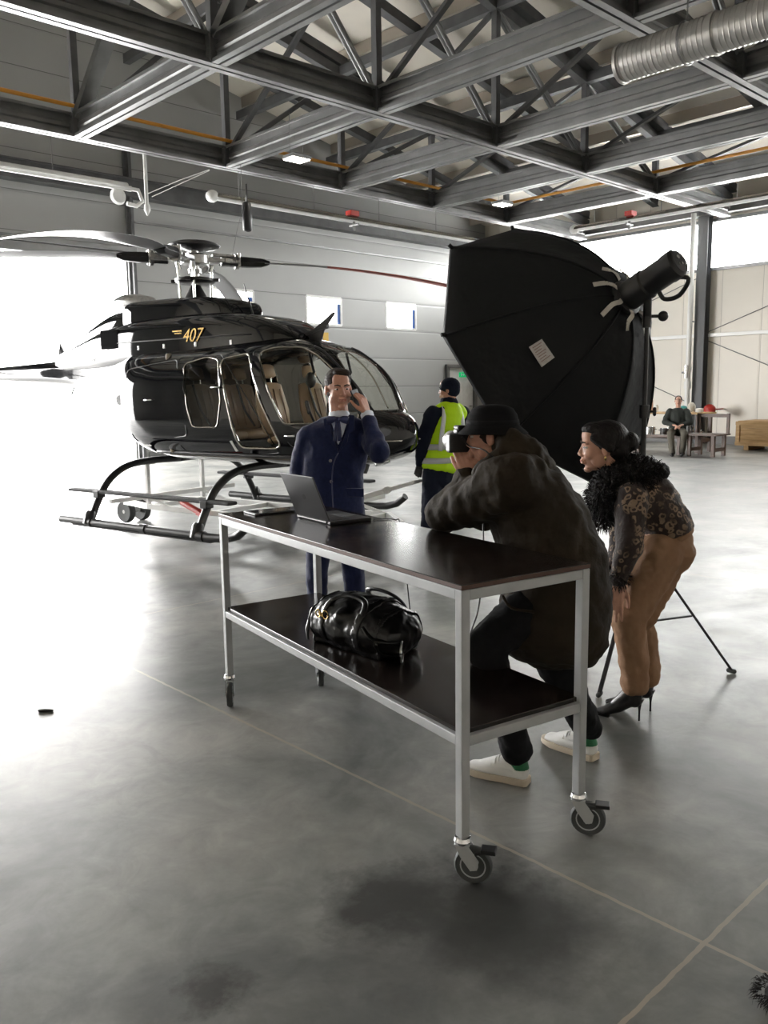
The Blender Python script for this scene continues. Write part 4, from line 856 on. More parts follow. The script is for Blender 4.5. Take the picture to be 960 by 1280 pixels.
mb.box(S(0, 0, .02), (.4, .24, .03), M4(((ax1.x, ax2.x, 0), (ax1.y, ax2.y, 0), (0, 0, 1))))
body = mb.clay('bag_body', lblack_m, bag, vox=.007, it=5, disp=.022, dscale=.07)
for x_ in (-.10, .11):
    peel(body, 'side_band', lblack_m, lambda p: abs((p-cen).dot(ax1)-x_*1.05) < .016 and p.z > cen.z+.03, .005, bag)
for x_ in (-.195, .205): peel(body, 'end_piping', lblack_m, lambda p: abs((p-cen).dot(ax1)-x_) < .006, .006, bag)
for y in (-.09, .09):
    mb = MB(); mb.tube(smooth_path([S(-.10, y*1.70, .16), S(-.09, y*1.35, .235), S(-.05, y*.95, .275), S(.02, y*.85, .287), S(.09, y*.95, .27), S(.11, y*1.35, .22), S(.115, y*1.65, .15)], 5), .013, 8, flat=.6); mb.build('handle', lblack_m, bag, smooth=True)
mb = MB(); mb.tube(smooth_path([S(-.2, 0, .2), S(-.1, .005, .245), S(.05, .0, .25), S(.2, 0, .185)], 5), .006, 6); mb.build('zip', black_m, bag, smooth=True)
mb = MB(); fl = -1 if ax2.dot(cf) > 0 else 1
pb = S(-.115, fl*.155, .185); mb.tube(arc(pb, .016, 0, 2*PI, 16, ax1, up), .0035, 6).tube(arc(pb+ax1*.045, .018, 0, 2*PI, 16, ax1, up), .003, 6).tube([pb, pb+ax1*.03-up*.01], .006, 6); mb.build('buckle', gold_m, bag, smooth=True)
mb = MB(); mb.torso([S(-.15, fl*.175, .15), S(-.15, fl*.19, .1), S(-.15, fl*.185, .04)], [(.008, .003), (.012, .004), (.009, .003)], ax1, 8); mb.build('hang_tag', lblack_m, bag, smooth=True)
rc = S(.265, fl*.06, .05); mb = MB(); mb.tube(arc(rc, .042, 0, 2*PI, 28, (ax1*.6+ax2*fl*.8).normalized(), up), .0045, 8); mb.build('metal_ring', metal_m, bag, smooth=True)
mb = MB(); mb.tube(smooth_path([S(.14, fl*.15, .17), S(.2, fl*.15, .12), S(.26, fl*.07, .1)], 4), .012, 8, flat=.4); mb.build('side_strap', lblack_m, bag, smooth=True)
# ------------------------------------------------------------------ softbox on its stand
sc_ = V((4.220, 3.008, 1.831)); nb = (cr*.566+cu*.341-cf*.751).normalized(); SR, SD = .8335, .568
ca = sc_+nb*SD
# true direction of first rim vertex: solve on the rim plane
def onrim(px, py): d = ray(px, py); t = (sc_-CP).dot(nb)/d.dot(nb); return CP+d*t
u1 = (onrim(565, 310)-sc_).normalized(); u2 = nb.cross(u1).normalized()
soft = empty('softbox', sc_, 'huge black octagonal softbox seen from behind, a silver label on its back', 'softbox')
mb = MB(); K = 64; rings = []
def oct_r(t):                                 # octagon with slightly hollow sides
    s = (t % (PI/4))-PI/8; return math.cos(PI/8)/math.cos(s)
for i in range(15):
    u = i/14; r = .075+(SR-.075)*u**.85; h = SD*(1-u**1.5)
    rings.append([sc_+nb*h+(u1*math.cos(t)+u2*math.sin(t))*r*(oct_r(t)*(1 if u > .12 else 1)-(.022*math.sin(8*t/2)**2*math.sin(u*PI))) for t in [2*PI*k/K for k in range(K)]])
rings.append([sc_-nb*.02+(u1*math.cos(t)+u2*math.sin(t))*SR*oct_r(t) for t in [2*PI*k/K for k in range(K)]])
mb.loft(rings, caps=False); sh = mb.build('softbox_shell', soft_m, soft, smooth=True, angle=.9, solid=.004)
mb = MB()
for k in range(8):
    t = PI/4*k; pts = []
    for i in range(15): u = i/14; r = .075+(SR-.075)*u**.85; pts.append(sc_+nb*(SD*(1-u**1.5)+.003)+(u1*math.cos(t)+u2*math.sin(t))*r)
    mb.tube(pts, .0075, 6)
    mb.tube([sc_+(u1*math.cos(t)+u2*math.sin(t))*(SR-.01), sc_+(u1*math.cos(t)+u2*math.sin(t))*(SR+.025)], .012, 6)
mb.build('ribs', soft_m, sh, smooth=True)
mb = MB(); mb.loft([[sc_-nb*.012+(u1*math.cos(t)+u2*math.sin(t))*r*oct_r(t) for t in [2*PI*k/K for k in range(K)]] for r in (SR*.985, .01)], caps=False); mb.build('front_diffuser', diff_m, soft, fixn=False)
mb = MB(); mb.lathe([(.06, -.04), (.1, -.03), (.1, .02), (.07, .03)], ca, nb, 28); mb.build('speed_ring', black_m, soft, smooth=True, angle=.6)
def coneh(r): return SD*(1-(max(0, (r-.075)/(SR-.075))**(1/.85))**1.5)
for k in range(8):                            # loose grey webbing loops around the ring
    t = math.radians(k*45-20); d_ = (u1*math.cos(t)+u2*math.sin(t)); wv = u2*math.cos(t)-u1*math.sin(t); pts = [sc_+d_*r_+nb*(coneh(r_)+o2)+wv*w2 for r_, o2, w2 in ((.10, .035, 0), (.135, .045, .004), (.17, .03, -.006), (.205+.02*(k % 3), .014, .012))]
    mb = MB(); pp_ = smooth_path(pts, 3)
    sd = nb.cross(d_).normalized()
    for p, q2 in zip(pp_[:-1], pp_[1:]): mb.bar(p, q2, .026, .003, nb)
    mb.build('webbing_loop', strap_m, soft)
# label stitched on the back panel
lc = V((0, 0, 0)); dlab = ray(677, 441)
best = None; D = 4.2
def soft_h(P):
    v = P-sc_; h = v.dot(nb); rr = (v-nb*h).length
    u = max(0, min(1, (rr-.075)/(SR-.075)))**(1/.85); return h-SD*(1-u**1.5)
def softhit(px, py):
    d = ray(px, py); D = 4.0
    while D < 6 and soft_h(CP+d*D) > 0: D += .005
    return CP+d*(D-.008)
qs = [softhit(*p) for p in ((661, 434), (677, 424), (693, 447), (677, 459))]
mb = MB(); mb.add(qs+[p-cf*.006 for p in qs], [(0, 1, 2, 3), (7, 6, 5, 4), (0, 1, 5, 4), (1, 2, 6, 5), (2, 3, 7, 6), (3, 0, 4, 7)]); lb = mb.build('label_patch', label_m, soft)
mb = MB()
for i in range(7):
    a = qs[0].lerp(qs[1], .15).lerp(qs[3].lerp(qs[2], .15), .12+.115*i)-cf*.007; b = qs[0].lerp(qs[1], .85-.1*(i % 3)).lerp(qs[3].lerp(qs[2], .85-.1*(i % 3)), .12+.115*i)-cf*.007; mb.bar(a, b, .004, .001, -cf)
mb.build('label_print', mat('label_print', (.25, .16, .15), .6), lb)
# flash head
fh = empty('flash_head', ca, 'black studio flash head sticking out of the back of the softbox', 'flash head')
h0 = ca+nb*.02; h1 = ca+nb*.36
mb = MB(); mb.lathe([(.066, 0), (.08, .01), (.082, .13), (.074, .14), (.074, .26), (.078, .27), (.078, .325), (.06, .34)], h0, nb, 32); bd = mb.build('flash_body', black_m, fh, smooth=True, angle=.6)
mb = MB(); mb.lathe([(0, 0), (.064, .0), (.062, .006), (0, .007)], h0+nb*.338, nb, 28); pn = mb.build('control_panel', mat('panel_grey', (.04, .04, .045), .4), fh, smooth=True, angle=.6)
s1, s2 = basis(nb)
for (a, b, r) in ((.02, .02, .012), (-.02, .02, .006), (.0, -.015, .008), (.03, -.02, .006), (-.025, -.02, .008), (0, .038, .006)): mb = MB(); mb.cyl(h0+nb*.343+s1*a+s2*b, h0+nb*.353+s1*a+s2*b, r, n=12); mb.build('knob', chrome_m, pn, smooth=True, angle=.6)
mb = MB(); mb.bar(h0+nb*.16+s1*.0725-s2*.0, h0+nb*.28+s1*.07, .012, .004); mb.build('side_lettering', diff_m, bd) if False else None
dn = (-cu*.9+cr*.45).normalized()
mb = MB(); pth = [h1-nb*.06+dn*.05, h1+nb*.0+dn*.10, h1-nb*.08+dn*.145, h1-nb*.16+dn*.12, h1-nb*.17+dn*.06]; mb.tube(smooth_path(pth, 5), .012, 8); mb.build('grip_handle', black_m, fh, smooth=True)
# light stand
sb = W(803, 600, 4.65); sb = V((sb.x, sb.y, 0)); st = empty('light_stand', sb, 'black tripod light stand carrying the softbox behind the crouching woman', 'light stand')
topz = 1.98; mb = MB(); mb.cyl(sb+up*.12, sb+up*.95, .017, n=14); mb.build('pole', black_m, st, smooth=True, angle=.6)
mb = MB(); mb.cyl(sb+up*.9, sb+up*1.5, .0145, n=14).cyl(sb+up*1.45, sb+up*topz, .012, n=14); mb.build('upper_pole', black_m, st, smooth=True, angle=.6)
for z in (.93, 1.47): mb = MB(); mb.cyl(sb+up*(z-.035), sb+up*(z+.035), .026, n=14).cyl(sb+up*z, sb+up*z+cr*.06, .007, n=8).cap(sb+up*z+cr*.055-up*.015, sb+up*z+cr*.055+up*.015, .01); mb.build('collar', black_m, st, smooth=True, angle=.6)
mb = MB(); mb.cyl(sb+up*.70, sb+up*.76, .028, n=14).cyl(sb+up*.26, sb+up*.31, .026, n=14); mb.build('leg_collar', black_m, st, smooth=True, angle=.6)
fr_ = V((cr.x, cr.y, 0)).normalized(); ff = V((cf.x, cf.y, 0)).normalized()
for a in (-8, 112, 232):
    a = math.radians(a); d_ = fr_*math.cos(a)+ff*math.sin(a); mb = MB(); foot = sb+d_*.52+up*.014; mb.bar(sb+up*.73+d_*.02, foot, .022, .014); lg = mb.build('leg', black_m, st, bevel=.003)
    mb = MB(); mb.cap(foot-d_*.02+up*.005, foot+d_*.01-up*.001, .013); mb.build('rubber_foot', rubber_m, lg, smooth=True)
    mb = MB(); mb.bar(sb+up*.285+d_*.02, (sb+up*.73).lerp(foot, .56), .014, .01); mb.build('brace', black_m, st)
hd = sb+up*topz; mt = h0+nb*.14
mb = MB(); mb.cyl(hd-up*.06, hd+up*.02, .022, n=14).cap(hd, mt-(mt-hd).normalized()*.06, .022, .022).cyl(hd-s1*.02+up*.0, hd+cr*.075, .009, n=8); mb.ell(hd+cr*.085, (.028, .028, .028)); mb.build('tilt_head', black_m, st, smooth=True, angle=.8)
# ------------------------------------------------------------------ cables
mb = MB(); mb.tube(smooth_path([W(604, 652, 3.75), W(604, 700, 3.65), W(598, 760, 3.62), W(586, 800, 3.62), Z(560, 905, .006), Z(575, 880, .006), Z(640, 900, .006)], 8), .0035, 6)
tag(mb.build('camera_cable', black_m, smooth=True), 'thin black cable hanging down from the camera behind the table', 'cable')
mb = MB(); mb.tube(smooth_path([T(1.3, .50, TH+.006), T(1.25, TW+.02, TH), T(1.24, TW+.05, TH-.05), T(1.22, TW+.09, .5), T(1.2, TW+.12, .02), T(1.05, TW+.3, .006), T(.8, TW+.35, .006)], 8), .003, 6)
tag(mb.build('laptop_cable', black_m, smooth=True), 'thin black cable hanging behind the standing man in the blue suit', 'cable')
# ------------------------------------------------------------------ back of the hall: table, benches, crate and goods
def P3(px, py, X):                            # point seen at a pixel on the plane x = X
    d = ray(px, py); return CP+d*(X/d.x)
XB = 19.6
def slab_table(y0, y1, x0, x1, h, name, lab, cat, mleg, mtop, under=None, grp=None):
    r = empty(name, ((x0+x1)/2, (y0+y1)/2, 0), lab, cat, grp)
    mb = MB(); 
    for i in range(4): mb.box((x0+(x1-x0)*(i+.5)/4, (y0+y1)/2, h-.02), ((x1-x0)/4-.01, y1-y0, .04))
    mb.build('tabletop' if cat != 'bench' else 'seat', mtop, r, bevel=.004)
    for y in (y0+.12, y1-.12):
        for x in (x0+.08, x1-.08): mb = MB(); mb.bar((x, y, 0), (x, y, h-.04), .08, .08); mb.build('leg', mleg, r, bevel=.004)
        mb = MB(); mb.bar((x0+.08, y, h*.3), (x1-.08, y, h*.3), .05, .08); mb.build('stretcher', mleg, r)
    if under:
        mb = MB(); mb.box(((x0+x1)/2, (y0+y1)/2, under), (x1-x0-.1, y1-y0-.3, .03)); mb.build('shelf', mleg, r, bevel=.004)
    return r
ta = P3(806, 545, 19.8); tz = P3(878, 545, 19.8)
slab_table(tz.y-.1, ta.y+.9, 19.5, 20.3, .98, 'trestle_table', 'wooden trestle table loaded with goods behind the seated man', 'table', dwood_m, wood_m, .35)
yb0, yb1 = P3(857, 545, 18.9).y, P3(790, 545, 18.9).y
slab_table(yb0, yb1, 18.75, 19.1, .46, 'wooden_bench', 'long dark wooden bench the man in the green jacket sits on', 'bench', dwood_m, dwood_m)
yc0, yc1 = P3(905, 545, 18.95).y, P3(863, 545, 18.95).y
r = slab_table(yc0, yc1, 18.6, 19.3, .52, 'low_bench', 'low dark bench with a back rail between the drain pipe and the wooden crate', 'bench', dwood_m, dwood_m)
mb = MB(); mb.bar((19.25, yc0+.05, .5), (19.25, yc0+.05, .98), .06, .06).bar((19.25, yc1-.05, .5), (19.25, yc1-.05, .98), .06, .06).bar((19.25, yc0+.05, .93), (19.25, yc1-.05, .93), .05, .08); mb.build('back_rail', dwood_m, r)
goods = [(812, 'cooking_pot', 'steel cooking pot under the left part of the trestle table', .14, .22, .366), (831, 'cooking_pot', 'smaller steel pot just left of the seated man under the table', .12, .2, .366), (861, 'cooking_pot', 'tall steel pot right of the seated man on the low table shelf', .11, .3, .366), (872, 'cooking_pot', 'squat steel pot at the right end of the low table shelf', .10, .18, .366)]
for px, nm, lab, rr, hh, z in goods:
    p = P3(px, 545, 19.85); r = empty(nm, (p.x, p.y, z), lab, 'pot', 'pots under the trestle table'); mb = MB(); mb.lathe([(rr*.9, 0), (rr, .02), (rr, hh), (rr*1.05, hh+.01), (rr*.97, hh+.01), (rr*.95, .03), (0, .02)], (p.x, p.y, z), n=20); mb.build('pot_body', chrome_m, r, smooth=True, angle=.6)
    mb = MB(); mb.tube([(p.x-.02, p.y-rr, z+hh*.8), (p.x, p.y-rr-.05, z+hh*.8), (p.x+.02, p.y-rr, z+hh*.8)], .01, 6).tube([(p.x-.02, p.y+rr, z+hh*.8), (p.x, p.y+rr+.05, z+hh*.8), (p.x+.02, p.y+rr, z+hh*.8)], .01, 6); mb.build('pot_handle', chrome_m, r)
top_items = [(807, .22, .3, (.42, .24, .16), 'cardboard_box', 'brown cardboard box at the left end of the trestle table', 'box'), (820, .12, .18, (.75, .74, .7), 'white_jar', 'white jar beside the brown box on the trestle table', 'jar'), (854, .2, .16, (.05, .25, .24), 'folded_cloth', 'teal cloth bundle on the table just behind the seated man', 'cloth'), (864, .2, .24, (.5, .47, .4), 'paper_sack', 'pale sack lying on the table right of the teal bundle', 'sack'), (874, .2, .1, (.7, .69, .66), 'plate_stack', 'low white stack of plates at the right of the trestle table', 'plates')]
for px, w, h, col, nm, lab, cat in top_items:
    p = P3(px, 520, 19.85); mb = MB(); z = .98
    if 'box' in nm: mb.box((p.x, p.y, z+h/2), (w, w*1.3, h)); mb.box((p.x, p.y, z+h), (w*.4, w*1.32, .012)); o = mb.build(nm, mat(nm, col, .7), bevel=.008)
    elif 'jar' in nm: mb.lathe([(.05, 0), (.06, .02), (.06, h*.8), (.045, h*.85), (.05, h), (0, h)], (p.x, p.y, z), n=16); o = mb.build(nm, mat(nm, col, .5), smooth=True, angle=.6)
    elif 'plate' in nm: mb.lathe([(.06, 0)]+[q_ for i in range(6) for q_ in ((.1, .012+i*.015), (.085, .018+i*.015))]+[(0, .1)], (p.x, p.y, z), n=20); o = mb.build(nm, mat(nm, col, .4))
    else: mb.ell((p.x, p.y, z+h*.5+.004), (w*.5, w*.5, h*.5)); mb.ell((p.x+.05, p.y+.02, z+h*.5+.004), (w*.42, w*.4, h*.45)); o = mb.build(nm, mat(nm, col, .8, bump=.5, bscale=12), smooth=True)
    tag(o, lab, cat)
p = P3(887, 512, 22.4); mb = MB(); mb.ell((p.x, p.y, p.z), (.12, .17, .15)); mb.torso([(p.x, p.y, p.z-.1), (p.x, p.y+.0, p.z+.02)], [(.16, .13), (.15, .12)], (0, 1, 0)); mb.bar((p.x, p.y, p.z), (XW+.01, p.y, p.z), .04, .04)
tag(mb.build('hose_reel', red_m, smooth=True), 'round red hose reel fixed beside the grey column above the low bench', 'hose reel')
# wooden crate
ka, kb = P3(919, 560, 21.2), P3(985, 560, 21.2); x0, x1, y1, y0 = 21.2, 22.3, ka.y, kb.y-.4; kr = empty('wooden_crate', ((x0+x1)/2, (y0+y1)/2, 0), 'light wooden crate on runners against the cream wall', 'crate')
mb = MB()
for i in range(4): z = .12+.145*i; mb.box((x0+.02, (y0+y1)/2, z+.07), (.025, y1-y0-.02, .14)); mb.box((x1-.02, (y0+y1)/2, z+.07), (.025, y1-y0-.02, .14)); mb.box(((x0+x1)/2, y1-.02, z+.07), (x1-x0-.05, .025, .14)); mb.box(((x0+x1)/2, y0+.02, z+.07), (x1-x0-.05, .025, .14))
mb.build('crate_planks', wood_m, kr, bevel=.004)
mb = MB()
for y in (y1-.05, (y0+y1)/2, y0+.05): mb.box((x0-.008, y, .42), (.03, .1, .6))
for z in (.16, .67): mb.box((x0-.01, (y0+y1)/2, z), (.032, y1-y0, .09))
mb.box(((x0+x1)/2, y1+.005, .67), (x1-x0, .03, .09)); mb.box(((x0+x1)/2, y1+.005, .16), (x1-x0, .03, .09)); mb.build('battens', wood_m, kr, bevel=.004)
mb = MB(); mb.box(((x0+x1)/2, (y0+y1)/2, .72), (x1-x0-.05, y1-y0-.05, .03)); mb.build('crate_lid', wood_m, kr, bevel=.004)
for y in (y1-.25, y0+.25): mb = MB(); mb.box(((x0+x1)/2, y, .06), (x1-x0-.1, .12, .12)); mb.build('runner', wood_m, kr)
# ================================================================== PEOPLE
UP = V((0, 0, 1))
def frame(x, z):                              # columns: forward, left, up
    x = x.normalized(); y = z.cross(x).normalized(); z = x.cross(y).normalized(); return M4(((x.x, y.x, z.x), (x.y, y.y, z.y), (x.z, y.z, z.z)))
def head_shapes(mb, c, R, s=1.0, female=False):
    P = lambda x, y, z: c+R@(V((x, y, z))*s)
    E = lambda x, y, z, a, b, h: mb.ell(P(x, y, z), (a*s, b*s, h*s), R, 18, 12)
    E(-.012, 0, .035, .096, .076, .082); E(.030, 0, -.018, .062, .060, .085); E(.030, 0, -.065, .050, .050 if not female else .045, .040); E(.066, 0, -.096, .020, .022 if not female else .017, .017)
    for y in (-1, 1):
        E(.052, y*.034, -.022, .034, .026, .030); E(-.008, y*.079, -.004, .018, .008, .031); E(.096, y*.011, -.026, .009, .009, .008)
        mb.cap(P(.082, y*.010, .030), P(.072, y*.046, .031), .010*s, .008*s); E(.020, y*.052, -.055, .035, .014, .03)
    mb.cap(P(.082, 0, .022), P(.101, 0, -.020), .008*s, .0115*s, 10)
    E(.045, 0, .06, .045, .055, .05)
    E(.078, 0, -.050, .018, .026, .024)
    for k in range(5):
        y = -.02+.01*k; b = .004*(1-abs(k-2)/2.5)
        E(.090+b, y, -.050, .0085, .008, .0052); E(.088+b, y, -.0625, .0085, .008, .006)
def face_parts(c, R, body, s=1.0, eyec=None, brow=True):
    P = lambda x, y, z: c+R@(V((x, y, z))*s)
    for y in (-1, 1):
        mb = MB(); mb.ell(P(.0730, y*.031, .010), (.0125*s, .0140*s, .0058*s), R, 14, 10); e = mb.build('eye', eyew_m, body, smooth=True)
        mb = MB(); mb.ell(P(.0835, y*.031, .010), (.004*s, .0062*s, .0054*s), R, 12, 8); mb.build('iris', eyed_m, e, smooth=True)
        if brow: mb = MB(); mb.chain([P(.0905, y*.014, .031), P(.0905, y*.030, .037), P(.080, y*.048, .033)], [.0045*s, .004*s, .0025*s], 8); mb.build('eyebrow', brow_m, body, smooth=True)
    mb = MB()
    for k in range(5):
        y = -.018+.009*k; b = .004*(1-abs(k-2)/2.5); mb.ell(P(.0925+b, y, -.0515), (.0065*s, .0075*s, .0042*s), R, 10, 8); mb.ell(P(.0905+b, y, -.0605), (.0065*s, .0075*s, .0046*s), R, 10, 8)
    mb.clay('mouth', lip_m, body, vox=.0022, it=7)
def hand_shapes(mb, w, R, side, curl=(.3, .35, .4, .45), s=1.0, thumb=(.55, .75, -.35), spread=.06, tk=1.0):
    """w wrist point; R columns: along the fingers, thumb side, back of the hand"""
    P = lambda x, y, z: w+R@(V((x, y, z))*s)
    kn = [(.088, .030), (.092, .010), (.088, -.010), (.080, -.028)]
    for x, y in kn: mb.cap(P(.0, y*.55, 0), P(x, y, 0), .0145*s, .0105*s, 10)
    mb.ell(P(.045, .0, -.004), (.045*s, .036*s, .014*s), R)
    L = [(.040, .024, .020), (.044, .027, .021), (.041, .025, .020), (.032, .020, .018)]
    for i, (x, y) in enumerate(kn):
        p = V((x, y, 0)); a = 0; d = (y/.03)*spread
        pr = .0098
        for j, l in enumerate(L[i]):
            a += curl[i]*(1.0 if j == 0 else 1.25); q_ = p+V((math.cos(a)*math.cos(d), math.sin(d)*math.cos(a), -math.sin(a)))*l*1.0
            mb.cap(P(*p), P(*q_), (.0095-.0008*j)*s, (.0090-.0010*j)*s, 10); p = q_
    t = V(thumb).normalized(); p0 = V((.018, .022, -.004)); p1 = p0+t*.042; t2 = (t+V((.45, -.25*tk, -.15))).normalized(); p2 = p1+t2*.032; p3 = p2+(t2+V((.25, -.2*tk, -.1))).normalized()*.024
    mb.cap(P(*p0), P(*p1), .014*s, .0115*s, 10).cap(P(*p1), P(*p2), .0115*s, .010*s, 10).cap(P(*p2), P(*p3), .010*s, .008*s, 10)
def shoe_shapes(mb, heel, toe, s=1.0, h=.08, w=.045, z0=.0):
    d = (toe-heel); L = d.length; d.normalize(); y = UP.cross(d)
    P = lambda a, b, z: heel+d*a*L+y*b+UP*(z0+z)
    mb.torso([P(.10, 0, .03), P(.3, 0, .032), P(.6, 0, .03), P(.85, 0, .026)], [(w*.82, .03), (w*.85, .032), (w*1.08, .03), (w*.9, .026)], y)
    mb.chain([P(.14, 0, .045), P(.18, 0, h)], [.036, .036]); mb.chain([P(.16, 0, h-.01), P(.42, 0, .06), P(.62, 0, .042)], [.034, .034, .03])
# ---------------------------------------------------------------- 1 man in the blue suit on the phone
def man_suit():
    D = 5.08; Wp = lambda x, y, d=0: W(x, y, D+d)
    fh_ = V((cf.x, cf.y, 0)).normalized(); rt = V((cr.x, cr.y, 0)).normalized()
    base = W(420, 640, D); root = empty('person', (base.x, base.y, 0), 'person in a navy blue suit and bow tie talking on a phone behind the table', 'person')
    hc = Wp(423, 487, -.04); R = frame(-fh_*.93+rt*.32-UP*.10, UP+rt*-.03); s = .97
    front = (-fh_*.98+rt*.12).normalized()
    nk = Wp(424, 520, .0); hipL, hipR = Wp(434, 640, .0), Wp(402, 640, .0); kL, kR = Wp(442, 716, -.02), Wp(396, 716, -.02)
    fL, fR = V((Wp(445, 640).x, Wp(445, 640).y, 0)), V((Wp(394, 640).x, Wp(394, 640).y, 0)); aL, aR = fL+UP*.1, fR+UP*.1
    shL, shR = Wp(459, 545), Wp(386, 547); elL, elR = Wp(474, 566, -.20), Wp(373, 592, .06); wrL, wrR = Wp(459, 519, -.06), Wp(384, 630, -.10)
    mb = MB(); head_shapes(mb, hc, R, s); mb.cap(hc+R@V((-.022, 0, -.06)), nk, .056, .060)
    mb.torso([Wp(420, 635), Wp(420, 590), Wp(422, 548)], [(.14, .09), (.13, .085), (.15, .085)], rt)
    for a, b, c_ in ((shL, elL, wrL), (shR, elR, wrR)): mb.chain([a, b, c_], [.042, .036, .026])
    for a, b, c_ in ((hipL, kL, aL), (hipR, kR, aR)): mb.chain([a, b, c_], [.065, .045, .035])
    # phone hand beside the ear
    ph = hc+R@V((.035, .108, -.020))
    Rh = frame((UP*.93-rt*.20-fh_*.12), (rt*.75-fh_*.55))
    yh = Rh@V((0, 1, 0)); wl = wrL+UP*.012
    M_ = frame(UP*.93-rt*.30-fh_*.06, rt*.80-fh_*.50)
    hand_shapes(mb, wl, M_, 1, curl=(.50, .55, .6, .62), thumb=(.75, .5, -.45))
    hand_shapes(mb, wrR, frame(-UP*.8-fh_*.25+rt*.2, -rt), 1, curl=(.35, .4, .45, .5))
    body = mb.clay('body', skin_m, root, vox=.0042, it=3)
    face_parts(hc, R, body, s)
    mb = MB(); mb.ell(hc+R@(V((-.020, 0, .050))*s), (.098*s, .081*s, .082*s), R, 22, 14).ell(hc+R@(V((.030, .012, .105))*s), (.055*s, .058*s, .026*s), R).ell(hc+R@(V((-.045, 0, -.005))*s), (.066*s, .070*s, .075*s), R)
    hr = mb.clay('hair', hair_m, root, vox=.005, it=3, disp=.004, dscale=.02)
    mb = MB(); pc = wl+M_@V((.085, .012, -.030)); mb.box(pc, (.145, .070, .009), M_); 
    pho = mb.build('phone', black_m, bevel=.004, segs=3, base=pc); tag(pho, 'black phone held to the ear by the person in the navy suit', 'phone')
    # trousers
    mb = MB()
    for hp, k, a, f_ in ((hipL, kL, aL, fL), (hipR, kR, aR, fR)): mb.chain([hp, k, f_+UP*.06], [.088, .068, .060])
    mb.torso([Wp(418, 650), Wp(418, 620)], [(.155, .11), (.16, .11)], rt); tr = mb.clay('trousers', navy_m, root, vox=.011, it=4, disp=.016, dscale=.09)
    for f_ in (fL, fR): mb = MB(); shoe_shapes(mb, f_-front*.08+UP*.0, f_+front*.19); mb.clay('shoe', black_m, root, vox=.006, it=2)
    # jacket
    mb = MB(); T_ = [Wp(414, 653), Wp(414, 622), Wp(416, 592), Wp(419, 562), Wp(422, 540), Wp(423, 528)]
    mb.torso(T_, [(.205, .135), (.20, .13), (.185, .122), (.20, .13), (.19, .115), (.11, .09)], rt, 28)
    mb.cap(Wp(412, 531), shR, .06, .072).cap(Wp(436, 530), shL, .06, .072)
    for a, b, c_ in ((shL, elL, wrL-(wrL-elL).normalized()*.045), (shR, elR, wrR)): mb.chain([a, b, c_], [.074, .062, .046])
    mb.cap(elL, elL+UP*.02, .064)
    jk = mb.clay('jacket', navy_m, root, vox=.010, it=5, disp=.022, dscale=.08)
    # shirt front, lapels, collar, bow tie, cuff, buttons
    cs = lambda x, y, o=0: Wp(x, y, -.128-o)
    def strip(pts, t, name, m, par):
        mb = MB(); n = len(pts); mb.add(pts+[p+fh_*t for p in pts], [tuple(range(n)), tuple(range(2*n-1, n-1, -1))]+[(i, (i+1) % n, (i+1) % n+n, i+n) for i in range(n)]); return mb.build(name, m, par, bevel=.002)
    strip([cs(411, 524, -.02), cs(428, 526, -.01), cs(436, 521, -.02), cs(429, 543), cs(423, 556), cs(418, 549)], .06, 'shirt', shirt_m, root)
    strip([cs(404, 524, -.02), cs(411, 520, -.02), cs(420, 545, .01), cs(423, 566, .01), cs(412, 552, .01), cs(413, 541, .012), cs(406, 538, .005)], .03, 'lapel', navy_m, jk)
    strip([cs(443, 519, -.02), cs(437, 519, -.02), cs(431, 545, .01), cs(423, 566, .01), cs(434, 553, .01), cs(436, 542, .012), cs(443, 538, .005)], .03, 'lapel', navy_m, jk)
    kb_ = hc+R@V((-.01, 0, -.135)); mb = MB()
    mb.torso([Wp(424, 526, .0), Wp(424, 516, -.01)], [(.070, .068), (.062, .060)], rt, 24); cl = mb.build('shirt_collar', shirt_m, root, smooth=True)
    kc = Wp(422, 524, -.150)
    mb = MB()
    for sg in (-1, 1): mb.loft([[kc+rt*sg*x+UP*(h*math.sin(t)-dz)-fh_*(.012*math.cos(t)) for t in [2*PI*k/10 for k in range(10)]] for x, h, dz in ((.004, .008, 0), (.03, .022, .002), (.058, .026, .006), (.064, .018, .008))])
    mb.ell(kc-fh_*.008, (.012, .012, .012))
    for sg in (-1, 1): mb.torso([kc+rt*sg*.006-UP*.01, kc+rt*(sg*.011+.0)-UP*.07-fh_*.012, kc+rt*(sg*.014-.004)-UP*.125-fh_*.016], [(.008, .004), (.011, .004), (.012, .004)], rt, 10)
    mb.build('bow_tie', bow_m, root, smooth=True)
    mb = MB(); dd = (wrL-elL).normalized(); mb.lathe([(.036, -.035), (.039, -.03), (.040, .012), (.034, .014)], wrL-dd*.005, dd, 20); mb.build('shirt_cuff', shirt_m, root, smooth=True, angle=.7)
    mb = MB(); mb.tube(smooth_path([cs(423, 566, .012), Wp(417, 580, -.146), Wp(415, 600, -.140), Wp(416, 625, -.150), Wp(418, 650, -.155)], 4), .0035, 6); mb.build('front_seam', bow_m, jk, smooth=True)
    for sx_ in (-1, 1): mb = MB(); pc_ = Wp(415+sx_*27, 616, -.10); mb.bar(pc_-rt*.06+UP*.004*sx_, pc_+rt*.06, .022, .05, UP); mb.build('pocket_flap', navy_m, jk, bevel=.004)
    for (x, y) in ((413, 576), (414, 602)): mb = MB(); p = Wp(x, y, -.140); mb.lathe([(0, -.004), (.009, -.004), (.010, 0), (.007, .003), (0, .002)], p, -fh_, 14); mb.build('button', mat_btn, jk, smooth=True)
mat_btn = mat('button_grey', (.12, .12, .13), .4)
man_suit()
